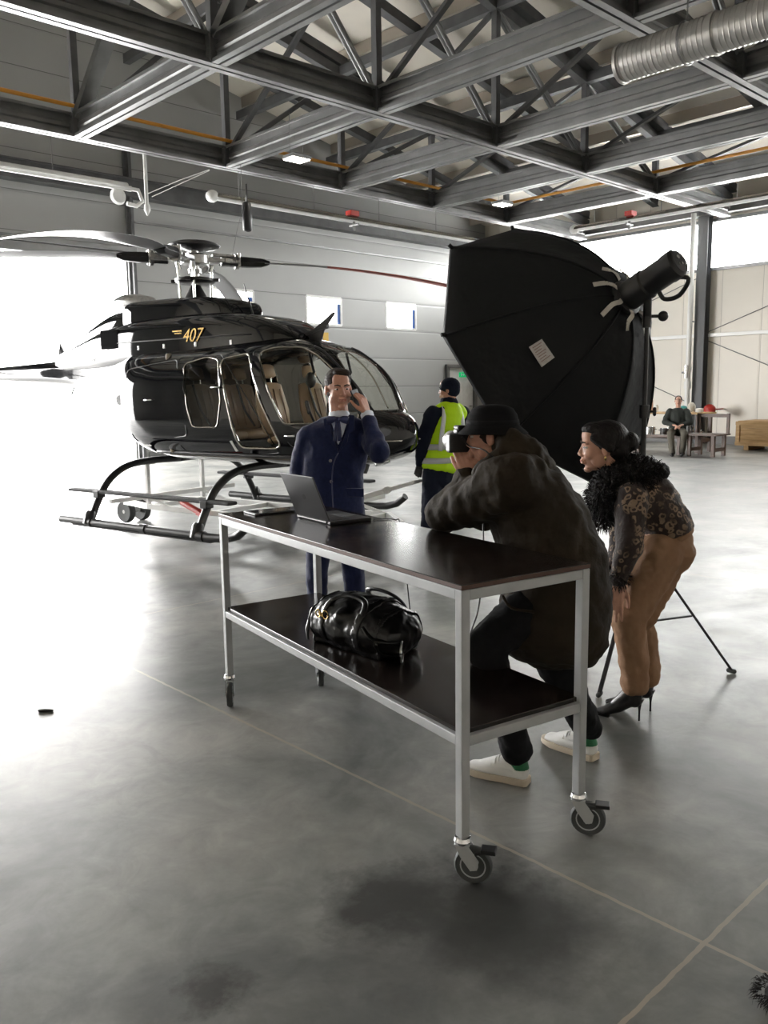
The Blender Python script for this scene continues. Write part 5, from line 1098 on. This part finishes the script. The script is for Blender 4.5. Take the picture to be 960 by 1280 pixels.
# ---------------------------------------------------------------- 2 worker in the yellow vest
def man_vest():
    D = 8.6; Wp = lambda x, y, d=0: W(x, y, D+d)
    fh_ = V((cf.x, cf.y, 0)).normalized(); rt = V((cr.x, cr.y, 0)).normalized()
    base = W(546, 600, D); root = empty('person', (base.x, base.y, 0), 'person in a yellow safety vest and dark beanie seen from behind, holding the tow bar', 'person')
    hc = Wp(561, 488, -.02); R = frame(-rt*.93+fh_*.35-UP*.05, UP); s = 1.0
    sdv = (rt*.80+fh_*.5).normalized(); fw = (-rt*.5+fh_*.8).normalized()
    nk = Wp(562, 505); shL, shR = Wp(541, 517, -.12), Wp(579, 517, .12); elL, elR = Wp(529, 550, -.16), Wp(590, 552, .2); wrL, wrR = Wp(525, 581, -.05), Wp(585, 578, .0)
    hpL, hpR = Wp(540, 597, -.05), Wp(555, 597, .06); kL, kR = Wp(537, 640, -.08), Wp(553, 640, .05)
    g = lambda x, d: (lambda p: V((p.x, p.y, 0)))(Wp(x, 600, d)); fL, fR = g(533, -.05), g(552, .08)
    mb = MB(); head_shapes(mb, hc, R, s); mb.cap(hc+R@V((-.02, 0, -.06)), nk, .055, .06)
    mb.torso([Wp(550, 596), Wp(553, 560), Wp(560, 522)], [(.14, .09), (.13, .09), (.15, .09)], sdv)
    for a, b, c_ in ((shL, elL, wrL), (shR, elR, wrR)): mb.chain([a, b, c_], [.042, .036, .026])
    for a, b, c_ in ((hpL, kL, fL+UP*.1), (hpR, kR, fR+UP*.1)): mb.chain([a, b, c_], [.065, .045, .035])
    body = mb.clay('body', skin2_m, root, vox=.0065, it=3); face_parts(hc, R, body, s)
    mb = MB(); hand_shapes(mb, wrL+UP*.01, frame(-UP*.95-rt*.2, -fh_), 1, curl=(.7, .75, .8, .85), s=1.1); mb.cap(wrL+UP*.05, wrL, .036); mb.clay('glove', black_m, root, vox=.006, it=1)
    mb = MB(); hand_shapes(mb, wrR, frame(-UP*.9-rt*.3, -fh_), 1, curl=(.5, .5, .6, .6), s=1.1); mb.clay('glove', black_m, root, vox=.006, it=1)
    mb = MB(); mb.ell(hc+R@V((-.016, 0, .045)), (.106, .090, .086), R, 22, 14).ell(hc+R@V((-.04, 0, .0)), (.078, .083, .075), R).torso([hc+R@V((-.012, 0, .018)), hc+R@V((-.012, 0, .035))], [(.093, .108), (.092, .106)], R@V((0, 1, 0))); mb.clay('beanie', navyd_m, root, vox=.007, it=3, disp=.006, dscale=.03)
    mb = MB(); mb.chain([shL, elL, wrL+UP*.02], [.085, .072, .052]).chain([shR, elR, wrR+UP*.02], [.085, .072, .052]); mb.torso([Wp(548, 603), Wp(552, 570), Wp(557, 540), Wp(561, 516), Wp(563, 506)], [(.19, .13), (.185, .125), (.20, .13), (.19, .12), (.10, .09)], sdv)
    mb.torso([Wp(561, 512), Wp(561, 499)], [(.10, .10), (.085, .085)], sdv)
    mb.clay('dark_jacket', navyd_m, root, vox=.012, it=3, disp=.02, dscale=.08)
    mb = MB(); mb.torso([Wp(550, 586), Wp(553, 565), Wp(558, 540), Wp(561, 518), Wp(563, 508)], [(.212, .152), (.208, .15), (.216, .15), (.175, .135), (.13, .11)], sdv, 30)
    mb.cap(Wp(552, 512, -.05), Wp(546, 517, -.08), .07, .075).cap(Wp(572, 512, .04), Wp(576, 517, .08), .07, .075)
    vs = mb.clay('safety_vest', vest_m, root, vox=.011, it=4, disp=.012, dscale=.1)
    def band(y0, y1, ab, name='reflective_band'):
        mb = MB(); a, b = Wp(549+(586-y0)*.12, y0), Wp(549+(586-y1)*.12, y1); n = 40
        mb.loft([[p+sdv*ab[0]*math.cos(2*PI*k/n)+sdv.cross(UP)*ab[1]*math.sin(2*PI*k/n) for k in range(n)] for p in (a, b)], caps=False); mb.build(name, refl_m, vs, smooth=True, solid=.006)
    band(578, 571, (.218, .159)); band(561, 554, (.218, .16))
    for sg in (-1, 1):
        mb = MB(); bk = -sdv.cross(UP).normalized() if (-sdv.cross(UP)).dot(cf) < 0 else sdv.cross(UP).normalized(); cpos = [(.12, 562, .118), (.125, 545, .123), (.12, 528, .118), (.10, 514, .085), (.085, 508, .04)]
        pts = [Wp(549+(586-y)*.12, y)+sdv*sg*x+bk*(o+.022) for x, y, o in cpos]; mb.tube(smooth_path(pts, 4), .028, 8, flat=.22, hint=bk); mb.build('shoulder_tape', refl_m, vs, smooth=True)
    mb = MB(); mb.chain([hpL, kL, fL+UP*.08], [.105, .085, .075]).chain([hpR, kR, fR+UP*.08], [.105, .085, .075]).torso([Wp(548, 603), Wp(550, 588)], [(.16, .12), (.16, .12)], sdv); mb.clay('work_trousers', navyd_m, root, vox=.012, it=3, disp=.02, dscale=.08)
    for f_ in (fL, fR): mb = MB(); shoe_shapes(mb, f_-fw*.09, f_+fw*.19, h=.12, w=.05); mb.clay('work_boot', black_m, root, vox=.008, it=2)
man_vest()
# ---------------------------------------------------------------- 3 photographer
def photographer():
    fh_ = V((cf.x, cf.y, 0)).normalized(); rt = V((cr.x, cr.y, 0)).normalized(); lf = -rt
    tgt = W(422, 500, 5.0); heel1, toe1 = Z(661, 981, 0), Z(586, 964, 0); heel2, toe2 = Z(745, 951, 0), Z(690, 930, 0)
    base = (heel1+toe2)/2; root = empty('person', base, 'person in a black hat and olive parka crouching over the table end with a camera', 'person')
    hc = W(614, 546, 3.52); R = frame(-rt*.95+fh_*.28-UP*.10, UP-rt*.05); s = 1.0
    nk = W(650, 590, 3.5); shN, shF = W(638, 603, 3.33), W(660, 600, 3.72); elN, elF = W(556, 643, 3.66), W(600, 640, 3.85); wrN, wrF = W(588, 594, 3.56), W(594, 588, 3.68)
    pel = W(700, 735, 3.5); hpN, hpF = W(684, 745, 3.42), W(712, 745, 3.62); kN, kF = W(606, 806, 3.33), W(694, 826, 3.52)
    aN, aF = heel1+(toe1-heel1)*.2+UP*.1, heel2+(toe2-heel2)*.2+UP*.1
    mb = MB(); head_shapes(mb, hc, R, s); mb.cap(hc+R@V((-.03, 0, -.06)), nk, .055, .06); mb.torso([pel, W(676, 670, 3.5), W(652, 610, 3.5)], [(.13, .09), (.12, .09), (.14, .09)], fh_)
    for a, b, c_ in ((shN, elN, wrN), (shF, elF, wrF)): mb.chain([a, b, c_], [.042, .036, .027])
    for a, b, c_ in ((hpN, kN, aN), (hpF, kF, aF)): mb.chain([a, b, c_], [.065, .045, .035])
    camc = hc+R@V((.132, .0, -.0))+UP*-.012
    ldir = (tgt-camc).normalized(); lh = (ldir+UP*-ldir.z).normalized(); sdc = lh.cross(UP).normalized()     # sdc = right of the lens direction
    hN = camc - UP*.055 + sdc*-.045
    Mh = frame(UP*.75+lh*.35-fh_*.1, -fh_*.7-lh*.3)
    for wr_, sg in ((wrN, 1), (wrF, -1)):
        d_ = (camc-UP*.02-wr_); Mh = frame(d_, (-fh_ if sg > 0 else fh_)*.8-UP*.1); hand_shapes(mb, wr_, Mh, sg, curl=(.35, .4, .45, .5), s=.95, thumb=(.8, .5, -.2))
    body = mb.clay('body', skin_m, root, vox=.0045, it=3); face_parts(hc, R, body, s)
    mb = MB(); mb.ell(hc+R@V((-.022, 0, .030)), (.098, .081, .088), R, 20, 12); mb.clay('hair', hair_m, root, vox=.007, it=2, disp=.008, dscale=.02)
    # black brimmed hat
    hu = (R@V((-.10, 0, 1))).normalized(); hcn = hc+R@V((-.010, 0, .045)); hx_ = (R@V((1, 0, 0))-hu*(R@V((1, 0, 0))).dot(hu)).normalized(); hy_ = hu.cross(hx_)
    mb = MB(); n = 40
    def hr_(a, b, z, dip=0): return [hcn+hx_*a*math.cos(2*PI*k/n)+hy_*b*math.sin(2*PI*k/n)+hu*(z-dip*math.cos(2*PI*k/n)**2) for k in range(n)]
    mb.loft([hr_(.02, .02, .088), hr_(.055, .045, .085), hr_(.085, .070, .072), hr_(.103, .088, .045), hr_(.111, .096, .004), hr_(.128, .110, -.010, .002), hr_(.148, .125, -.026, .004), hr_(.149, .126, -.030, .004), hr_(.12, .105, -.016), hr_(.105, .092, -.004)])
    ht = mb.build('hat', black_m if False else mat('black_felt', (.009, .009, .010), .9, spec=.1), root, smooth=True)
    mb = MB(); mb.loft([hr_(.1125, .0975, .006), hr_(.109, .0945, .026)], caps=False); mb.build('hat_band', trou_m, ht, smooth=True, solid=.002)
    # parka
    mb = MB()
    mb.torso([W(690, 800, 3.5), W(692, 770, 3.5), W(697, 735, 3.5), W(692, 700, 3.5), W(676, 655, 3.5), W(660, 620, 3.5), W(652, 596, 3.5)], [(.25, .235), (.25, .232), (.245, .222), (.235, .212), (.235, .200), (.235, .175), (.17, .14)], fh_, 30)
    mb.chain([shN, elN, wrN-(wrN-elN).normalized()*.03], [.125, .088, .062]).chain([shF, elF, wrF-(wrF-elF).normalized()*.03], [.125, .085, .06])
    mb.cap(W(655, 600, 3.4), W(660, 640, 3.45), .12, .14)
    pk = mb.clay('parka', parka_m, root, vox=.013, it=5, disp=.045, dscale=.11)
    mb = MB(); mb.ell(W(650, 566, 3.5), (.13, .16, .085), frame(rt*.9-UP*.45, UP+rt*.5)).ell(W(630, 552, 3.5), (.06, .13, .055), frame(rt*.7-UP*.7, UP+rt)).ell(W(664, 578, 3.5), (.10, .15, .075), frame(rt*.8-UP*.5, UP+rt*.5)).cap(W(640, 545, 3.42), W(668, 572, 3.40), .04).cap(W(600, 590, 3.42), W(640, 556, 3.40), .035)
    mb.clay('hood', parka_m, root, vox=.010, it=4, disp=.03, dscale=.07)
    for c_, e_ in ((wrN, elN), (wrF, elF)): dd = (c_-e_).normalized(); mb = MB(); mb.lathe([(.045, -.03), (.056, -.03), (.055, .025), (.045, .03)], c_-dd*.03, dd, 20); mb.build('sleeve_cuff', parka_m, pk, smooth=True, angle=.7)
    mb = MB(); mb.lathe([(0, -.005), (.010, -.005), (.011, 0), (0, .003)], W(648, 733, 3.26), -cf, 12); mb.build('snap_button', metal_m, pk, smooth=True)
    mb = MB(); mb.tube(smooth_path([W(628, 745, 3.30), W(640, 760, 3.27), W(668, 765, 3.26)], 5), .006, 6); mb.build('pocket_seam', parka_m, pk, smooth=True)
    # trousers
    mb = MB(); mb.chain([hpN, kN, aN+UP*.042], [.115, .078, .064]).chain([hpF, kF, aF+UP*.042], [.115, .082, .066]); mb.cap(hpN, hpF, .12); mb.clay('trousers', trou_m, root, vox=.011, it=4, disp=.03, dscale=.08)
    # trainers
    for hl_, to in ((heel1, toe1), (heel2, toe2)):
        d = (to-hl_); to = hl_+d.normalized()*.29; d = (to-hl_); L = d.length; d.normalize(); y = UP.cross(d); P = lambda a, b, z: hl_+d*a*L+y*b+UP*z
        out = [(0.0, .026), (.03, .036), (.12, .040), (.35, .039), (.55, .045), (.75, .049), (.9, .040), (.97, .025), (1.0, .008)]
        poly = [(a, b) for a, b in out]+[(a, -b) for a, b in out[::-1]]
        mb = MB(); n = len(poly); mb.loft([[P(a, b*k, z+(0.006*(a > .85)*(z < .02))) for a, b in poly] for z, k in ((.002, .96), (.006, 1), (.026, 1), (.029, .97))]); so = mb.build('trainer_sole', sole_m, root, smooth=True, angle=.6)
        mb = MB(); mb.torso([P(.06, 0, .045), P(.3, 0, .048), P(.6, 0, .042), P(.88, 0, .032)], [(.034, .030), (.036, .034), (.044, .028), (.036, .018)], y, 20); mb.chain([P(.13, 0, .06), P(.15, 0, .088)], [.037, .036]); mb.chain([P(.16, 0, .085), P(.45, 0, .066), P(.66, 0, .045)], [.034, .034, .028])
        up_ = mb.clay('trainer_upper', shoe_m, root, vox=.005, it=2)
        peel(up_, 'heel_tab', green_m, lambda p: (p-hl_).dot(d) < .062-(.105-p.z)*.9+.02 and .066 < p.z < .112, .0015, up_)
        mb = MB()
        for i in range(5): a = .40+.06*i; z = .106-.0125*i; mb.tube(smooth_path([P(a, -.034, z-.018), P(a+.01, -.018, z), P(a+.02, .018, z), P(a+.01, .034, z-.018)], 3), .0035, 6, flat=.6)
        mb.build('laces', shoe_m, up_, smooth=True)
    # camera
    cam_o = empty('camera', camc, 'dark camera with a pale-ringed lens held up to the photographer\'s face', 'camera')
    Rc = M4(((lh.x, -sdc.x, 0), (lh.y, -sdc.y, 0), (0, 0, 1)))
    mb = MB(); mb.box(camc, (.045, .12, .08), Rc).box(camc+UP*.048, (.045, .05, .025), Rc).box(camc+sdc*.055-lh*-.012, (.075, .03, .085), Rc); bd = mb.build('camera_case', black_m, cam_o, bevel=.01, segs=3)
    mb = MB(); mb.lathe([(.032, .015), (.034, .02), (.034, .045), (.037, .05), (.038, .095), (.033, .097), (.028, .08)], camc, ldir, 28); ln_ = mb.build('lens', black_m, cam_o, smooth=True, angle=.5)
    mb = MB(); mb.lathe([(.037, .06), (.0395, .062), (.0395, .09), (.037, .092)], camc, ldir, 28); mb.build('lens_ring', mat('pale_lens_ring', (.62, .62, .62), .3, .3), ln_, smooth=True, angle=.5)
    mb = MB(); mb.lathe([(0, .085), (.029, .082)], camc, ldir, 24, caps=False); mb.build('front_glass', mat('lens_glass', (.01, .01, .02), .05), ln_, smooth=True)
    mb = MB(); mb.box(camc+UP*.064, (.05, .045, .02), Rc); mb.build('viewfinder_hump', black_m, bd, bevel=.008)
    mb = MB(); mb.tube(smooth_path([camc-fh_*.060+UP*.03, camc-fh_*.085-UP*.01+rt*.03, W(604, 562, 3.40), W(618, 572, 3.36), W(634, 574, 3.36)], 5), .007, 6, flat=.35); mb.build('camera_strap', black_m, cam_o, smooth=True)
photographer()
# ---------------------------------------------------------------- 4 woman
def strands(mb, c, ax, ab, n, ln, droop=.3, seedv=1, thick=.0028):
    rnd_ = random.Random(seedv); X, Y, Z_ = ax
    for _ in range(n):
        t = rnd_.uniform(0, 2*PI); z = rnd_.uniform(-1, 1); q_ = math.sqrt(1-z*z); nrm = X*(q_*math.cos(t))+Y*(q_*math.sin(t))+Z_*z
        p = c+X*ab[0]*q_*math.cos(t)+Y*ab[1]*q_*math.sin(t)+Z_*ab[2]*z; l = ln*rnd_.uniform(.6, 1.2); tang = nrm.cross(V((rnd_.uniform(-1, 1), rnd_.uniform(-1, 1), rnd_.uniform(-1, 1)))).normalized()
        d1 = (nrm*.8+tang*rnd_.uniform(-.7, .7)-UP*droop*.5).normalized(); d2 = (nrm*.35+tang*rnd_.uniform(-.8, .8)-UP*droop*1.6).normalized()
        s_ = d1.cross(tang).normalized()*thick; p1 = p+d1*l*.5; p2 = p1+d2*l*.5
        mb.add([p-s_, p+s_, p+tang*thick, p1-s_*.7, p1+s_*.7, p1+tang*thick*.7, p2], [(0, 1, 4, 3), (1, 2, 5, 4), (2, 0, 3, 5), (3, 4, 6), (4, 5, 6), (5, 3, 6)])
def leopard():
    m = mat('leopard_knit', (.02, .012, .010), .8, bump=.3, bscale=60, sheen=.1); nt = m.node_tree; N = nt.nodes; L = nt.links; b = N['Principled BSDF']; tc = N.new('ShaderNodeTexCoord'); ns = N.new('ShaderNodeTexNoise'); ns.inputs['Scale'].default_value = 22; L.new(tc.outputs['Object'], ns.inputs['Vector'])
    va_ = N.new('ShaderNodeMix'); va_.data_type = 'RGBA'; va_.inputs['Factor'].default_value = .04; L.new(tc.outputs['Object'], va_.inputs[6]); L.new(ns.outputs['Color'], va_.inputs[7])
    vo = N.new('ShaderNodeTexVoronoi'); vo.inputs['Scale'].default_value = 30; L.new(va_.outputs[2], vo.inputs['Vector']); r = N.new('ShaderNodeValToRGB'); e = r.color_ramp.elements; e[0].position = 0; e[0].color = (.03, .017, .013, 1); e[1].position = .24; e[1].color = (.03, .017, .013, 1)
    for p, c in ((.27, (.24, .165, .11)), (.46, (.22, .15, .10)), (.50, (.022, .013, .011))): k = e.new(p); k.color = (*c, 1)
    L.new(vo.outputs['Distance'], r.inputs['Fac'])
    n3 = N.new('ShaderNodeTexNoise'); n3.inputs['Scale'].default_value = 5.5; L.new(tc.outputs['Object'], n3.inputs['Vector']); r3 = N.new('ShaderNodeValToRGB'); r3.color_ramp.elements[0].position = .50; r3.color_ramp.elements[1].position = .56; L.new(n3.outputs['Fac'], r3.inputs['Fac'])
    mx = N.new('ShaderNodeMix'); mx.data_type = 'RGBA'; L.new(r3.outputs['Color'], mx.inputs['Factor']); mx.inputs[6].default_value = (.024, .014, .012, 1); L.new(r.outputs['Color'], mx.inputs[7]); L.new(mx.outputs[2], b.inputs['Base Color']); return m
leo_m = leopard()
def woman():
    D = 4.12; Wp = lambda x, y, d=0: W(x, y, D+d); fh_ = V((cf.x, cf.y, 0)).normalized(); rt = V((cr.x, cr.y, 0)).normalized()
    heelN, toeN = Z(800, 901, 0), Z(750, 893, 0); heelF, toeF = Z(814, 889, 0), Z(768, 882, 0)
    root = empty('person', (heelN+toeF)/2, 'person in tan trousers, leopard top and black fur collar bending forward in stiletto boots', 'person')
    hc = Wp(752, 560, .0); R = frame(-rt*.98+fh_*.12-UP*.06, UP-rt*.12); s = 1.04
    nk = Wp(776, 604); shN, shF = Wp(790, 622, -.15), Wp(785, 620, .17); elN, elF = Wp(786, 684, -.17), Wp(775, 690, .16); wrN, wrF = Wp(773, 730, -.14), Wp(762, 735, .12)
    hpN, hpF = Wp(825, 694, -.08), Wp(828, 694, .08); kN, kF = Wp(786, 772, -.08), Wp(796, 770, .10)
    aN = heelN+(toeN-heelN)*.16+UP*.15; aF = heelF+(toeF-heelF)*.16+UP*.15
    mb = MB(); head_shapes(mb, hc, R, s, True); mb.cap(hc+R@V((-.025, 0, -.06)), nk, .047, .052); mb.torso([Wp(828, 690), Wp(820, 650), Wp(795, 620)], [(.12, .08), (.10, .075), (.13, .08)], fh_)
    for a, b, c_ in ((shN, elN, wrN), (shF, elF, wrF)): mb.chain([a, b, c_], [.034, .030, .024])
    for a, b, c_ in ((hpN, kN, aN), (hpF, kF, aF)): mb.chain([a, b, c_], [.06, .042, .032])
    for wr_, k_, sg in ((wrN, kN, -1), (wrF, kF, 1)):
        hd_ = frame(Wp(767, 765, -.16 if sg < 0 else .12)-wr_, (-fh_*sg*-1*(-1) if False else (-fh_ if sg < 0 else fh_)*.9-rt*.4)); hand_shapes(mb, wr_, hd_, sg, curl=(.10, .16, .2, .25), s=.98, thumb=(.75, .65, -.1), spread=.16)
    body = mb.clay('body', skin2_m, root, vox=.0045, it=3); face_parts(hc, R, body, s)
    Pm = lambda x, y, z: hc+R@(V((x, y, z))*s)
    mb = MB(); mb.ell(Pm(-.026, 0, .046), (.102*s, .086*s, .086*s), R, 22, 14).ell(Pm(.028, 0, .092), (.062*s, .062*s, .034*s), R).ell(Pm(-.075, 0, .0), (.06*s, .07*s, .075*s), R).ell(Pm(-.125, 0, .02), (.05*s, .055*s, .05*s), R)
    mb.cap(Pm(.045, .066, .055), Pm(-.03, .082, .0), .016, .02).cap(Pm(.045, -.066, .055), Pm(-.03, -.082, .0), .016, .02)
    mb.clay('hair', hairb_m, root, vox=.006, it=3, disp=.003, dscale=.02)
    mb = MB(); mb.ell(Pm(-.004, .088, -.04), (.006, .004, .012), R); mb.build('earring', gold_m, root, smooth=True)
    # top
    mb = MB(); mb.torso([Wp(838, 668), Wp(831, 652), Wp(815, 632), Wp(796, 618)], [(.15, .115), (.148, .12), (.17, .135), (.165, .12)], fh_, 26)
    mb.chain([shN, elN, wrN+UP*.03], [.078, .066, .048]).chain([shF, elF, wrF+UP*.03], [.078, .062, .048]); mb.ell(Wp(800, 615), (.12, .18, .11))
    tp = mb.clay('leopard_top', leo_m, root, vox=.010, it=4, disp=.02, dscale=.07)
    # fur collar
    mb = MB(); mb.chain([Wp(788, 596), Wp(768, 604), Wp(757, 620), Wp(752, 642)], [.115, .10, .085, .05]).chain([Wp(790, 596, .1), Wp(768, 604, .12), Wp(755, 620, .08)], [.10, .09, .06]); mb.ell(Wp(802, 590), (.085, .15, .07))
    fc = mb.clay('fur_collar', fur_m, root, vox=.012, it=3, disp=.03, dscale=.04)
    mb = MB(); A3 = (rt, fh_, UP)
    for (x, y, d, ab, n) in ((788, 596, -.02, (.10, .16, .10), 900), (768, 606, -.02, (.09, .13, .09), 800), (757, 622, -.02, (.08, .12, .08), 700), (752, 644, 0, (.045, .08, .05), 350), (804, 590, 0, (.08, .15, .06), 500)): strands(mb, Wp(x, y, d), A3, ab, n, .055, .5, x)
    mb.build('fur_strands', fur_m, fc, fixn=False)
    mb = MB(); strands(mb, wrN+UP*.03, A3, (.05, .05, .05), 220, .035, .6, 5, .002); mb.build('sleeve_fringe', fur_m, tp, fixn=False)
    # trousers
    mb = MB(); mb.ell(Wp(828, 690), (.118, .165, .12)).ell(Wp(834, 670), (.065, .135, .075)); mb.torso([Wp(828, 690), Wp(833, 678), Wp(838, 666)], [(.165, .12), (.155, .112), (.138, .095)], fh_)
    mb.chain([Wp(840, 690), Wp(820, 735), Wp(803, 770)], [.085, .085, .07]).chain([hpN, kN, aN+UP*.09], [.112, .085, .068]).chain([hpF, kF, aF+UP*.09], [.112, .085, .068]).cap(aN+UP*.09, aN+UP*.035, .068, .070).cap(aF+UP*.09, aF+UP*.035, .068, .070)
    tr = mb.clay('tan_trousers', tanp_m, root, vox=.010, it=4, disp=.022, dscale=.06)
    mb = MB(); 
    for k in range(2): pass
    mb.tube([Wp(838, 668)+fh_*.0+(fh_*math.sin(t)*.142+(rt*.88+UP*.45)*math.cos(t)*.098) for t in [2*PI*k/30 for k in range(30)]], .014, 8, closed=True, flat=.8); mb.build('belt', tanp_m, tr, smooth=True)
    # stiletto boots
    for hl_, to in ((heelN, toeN), (heelF, toeF)):
        d = (to-hl_).normalized(); L = .235; y = UP.cross(d); P = lambda a, b, z: hl_+d*a*L+y*b+UP*z
        mb = MB(); mb.torso([P(.02, 0, .105), P(.2, 0, .098), P(.45, 0, .06), P(.7, 0, .028), P(.95, 0, .016)], [(.028, .025), (.032, .032), (.034, .034), (.038, .024), (.014, .010)], y, 18); mb.chain([P(.12, 0, .10), P(.14, 0, .17)], [.036, .042]); mb.chain([P(.16, 0, .15), P(.5, 0, .06)], [.036, .030])
        bt = mb.clay('boot', lblack_m if False else mat_boot, root, vox=.005, it=2)
        mb = MB(); mb.lathe([(.005, 0), (.005, .05), (.010, .085), (.022, .11)], P(.02, 0, 0), UP, 12); mb.build('stiletto_heel', black_m, bt, smooth=True)
        mb = MB(); mb.torso([P(.62, 0, .004), P(.95, 0, .004)], [(.034, .004), (.014, .004)], y, 14); mb.build('boot_sole', black_m, bt, smooth=True)
mat_boot = mat('boot_leather', (.012, .011, .012), .28)
woman()
# ---------------------------------------------------------------- 5 seated man far behind
def seated():
    p = P3(846, 545, 18.9); b = V((18.92, p.y, 0)); F = V((-.9, -.43, 0)).normalized(); Lf = UP.cross(F)
    P = lambda f_, l, z: b+F*f_+Lf*l+UP*z
    root = empty('person', b, 'person in a dark jacket and khaki trousers sitting on the far bench', 'person')
    hc = P(.06, 0, 1.27); R = frame(F, UP)
    hpL, hpR = P(0, .1, .56), P(0, -.1, .56); kL, kR = P(.44, .17, .53), P(.44, -.14, .53); fL, fR = P(.40, .13, 0), P(.50, -.08, 0)
    sL, sR = P(.02, .19, 1.02), P(.02, -.19, 1.02); eL, eR = P(.10, .29, .78), P(.10, -.29, .78); wL, wR = P(.34, .06, .70), P(.34, -.05, .71)
    mb = MB(); head_shapes(mb, hc, R); mb.cap(hc+R@V((-.02, 0, -.06)), P(0, 0, 1.06), .055, .06); mb.torso([P(0, 0, .58), P(.02, 0, .8), P(.02, 0, 1.0)], [(.13, .09), (.13, .09), (.15, .09)], Lf)
    for a, c, e in ((sL, eL, wL), (sR, eR, wR), ): mb.chain([a, c, e], [.04, .035, .026])
    for a, c, e in ((hpL, kL, fL+UP*.1), (hpR, kR, fR+UP*.1)): mb.chain([a, c, e], [.06, .045, .035])
    hand_shapes(mb, wL, frame(F*.6-Lf*.7-UP*.2, UP), 1, curl=(.4, .4, .4, .4)); hand_shapes(mb, wR, frame(F*.6+Lf*.7-UP*.2, UP), 1, curl=(.4, .4, .4, .4))
    body = mb.clay('body', skin2_m, root, vox=.008, it=2); face_parts(hc, R, body)
    mb = MB(); mb.ell(hc+R@V((-.02, 0, .05)), (.100, .084, .084), R); mb.clay('hair', hair_m, root, vox=.01, it=2)
    mb = MB(); mb.torso([P(0, 0, .56), P(.02, 0, .8), P(.02, 0, 1.0), P(.02, 0, 1.08)], [(.20, .14), (.19, .135), (.205, .13), (.12, .09)], Lf, 24); mb.chain([sL, eL, wL-F*.04], [.085, .07, .05]).chain([sR, eR, wR-F*.04], [.085, .07, .05]); mb.clay('dark_jacket', mat('dark_green_jacket', (.022, .026, .022), .85), root, vox=.015, it=3, disp=.03, dscale=.1)
    mb = MB(); mb.chain([hpL, kL, fL+UP*.1], [.10, .08, .07]).chain([hpR, kR, fR+UP*.1], [.10, .08, .07]).cap(hpL, hpR, .11); mb.clay('trousers', olive_m, root, vox=.014, it=3, disp=.02, dscale=.1)
    for f_ in (fL, fR): mb = MB(); shoe_shapes(mb, f_-F*.08, f_+F*.2); mb.clay('shoe', black_m, root, vox=.01, it=1)
seated()
# boot tip at the lower right edge of the view
h_, t_ = Z(1075, 1262, 0), Z(945, 1262, 0); mb = MB(); dd = (t_-h_).normalized(); shoe_shapes(mb, t_-dd*.28, t_, h=.14, w=.05); fb = mb.clay('fur_boot', fur_m, None, vox=.006, it=2)
tag(fb, 'black furry boot tip entering at the lower right edge of the floor', 'boot')
mb = MB(); tc_ = t_-dd*.1+UP*.05; strands(mb, tc_, (dd, UP.cross(dd), UP), (.10, .05, .04), 500, .03, .3, 3, .0016); mb.build('fur_strands', fur_m, fb, fixn=False)
# small debris on the floor
for (px, py, sz) in ((56, 888, .03),):
    p = Z(px, py, .006); mb = MB(); mb.torso([p-cr*.03, p, p+cr*.04], [(.012, .006), (.02, .008), (.01, .005)], cf, 8); tag(mb.build('leaf_scrap', mat('scrap', (.03, .025, .02), .8), smooth=True), 'small dark scrap lying on the bright floor at the far left', 'scrap')
# ================================================================== LIGHT
w = bpy.data.worlds.new('overcast_sky'); sc.world = w; w.use_nodes = True; nt = w.node_tree
bg = nt.nodes['Background']; bg.inputs['Color'].default_value = (1.0, .985, .965, 1); bg.inputs['Strength'].default_value = SKY
def portal(c, sx, sy, rot):
    l = bpy.data.lights.new('daylight_portal', 'AREA'); l.shape = 'RECTANGLE'; l.size = sx; l.size_y = sy; l.cycles.is_portal = True
    o = bpy.data.objects.new('daylight_portal', l); C.objects.link(o); o.location = c; o.rotation_euler = rot
portal(((DOOR[0]+DOOR[1])/2, YW+.2, DOOR[3]/2), DOOR[1]-DOOR[0], DOOR[3], (math.radians(-90), 0, 0))
portal((XW+.2, (WS[0]+WS[1])/2, (WS[2]+WS[3])/2), WS[3]-WS[2], WS[1]-WS[0], (0, math.radians(90), 0))

for h in WB: portal(((h[0]+h[1])/2, YB-.2, (h[2]+h[3])/2), h[1]-h[0], h[3]-h[2], (math.radians(90), 0, 0))
for wv in WINL: portal(((wv[0]+wv[1])/2, YW+.2, 3.93), 1.3, .78, (math.radians(-90), 0, 0))
sc.view_settings.view_transform = 'Standard'; sc.view_settings.look = 'None'; sc.view_settings.gamma = 1; sc.view_settings.use_curve_mapping = False
sc.view_settings.exposure = EXPO
sc.cycles.use_denoising = True; sc.cycles.max_bounces = 10; sc.cycles.diffuse_bounces = 6; sc.cycles.transparent_max_bounces = 16; sc.cycles.sample_clamp_indirect = 8; sc.cycles.caustics_reflective = False; sc.cycles.caustics_refractive = False
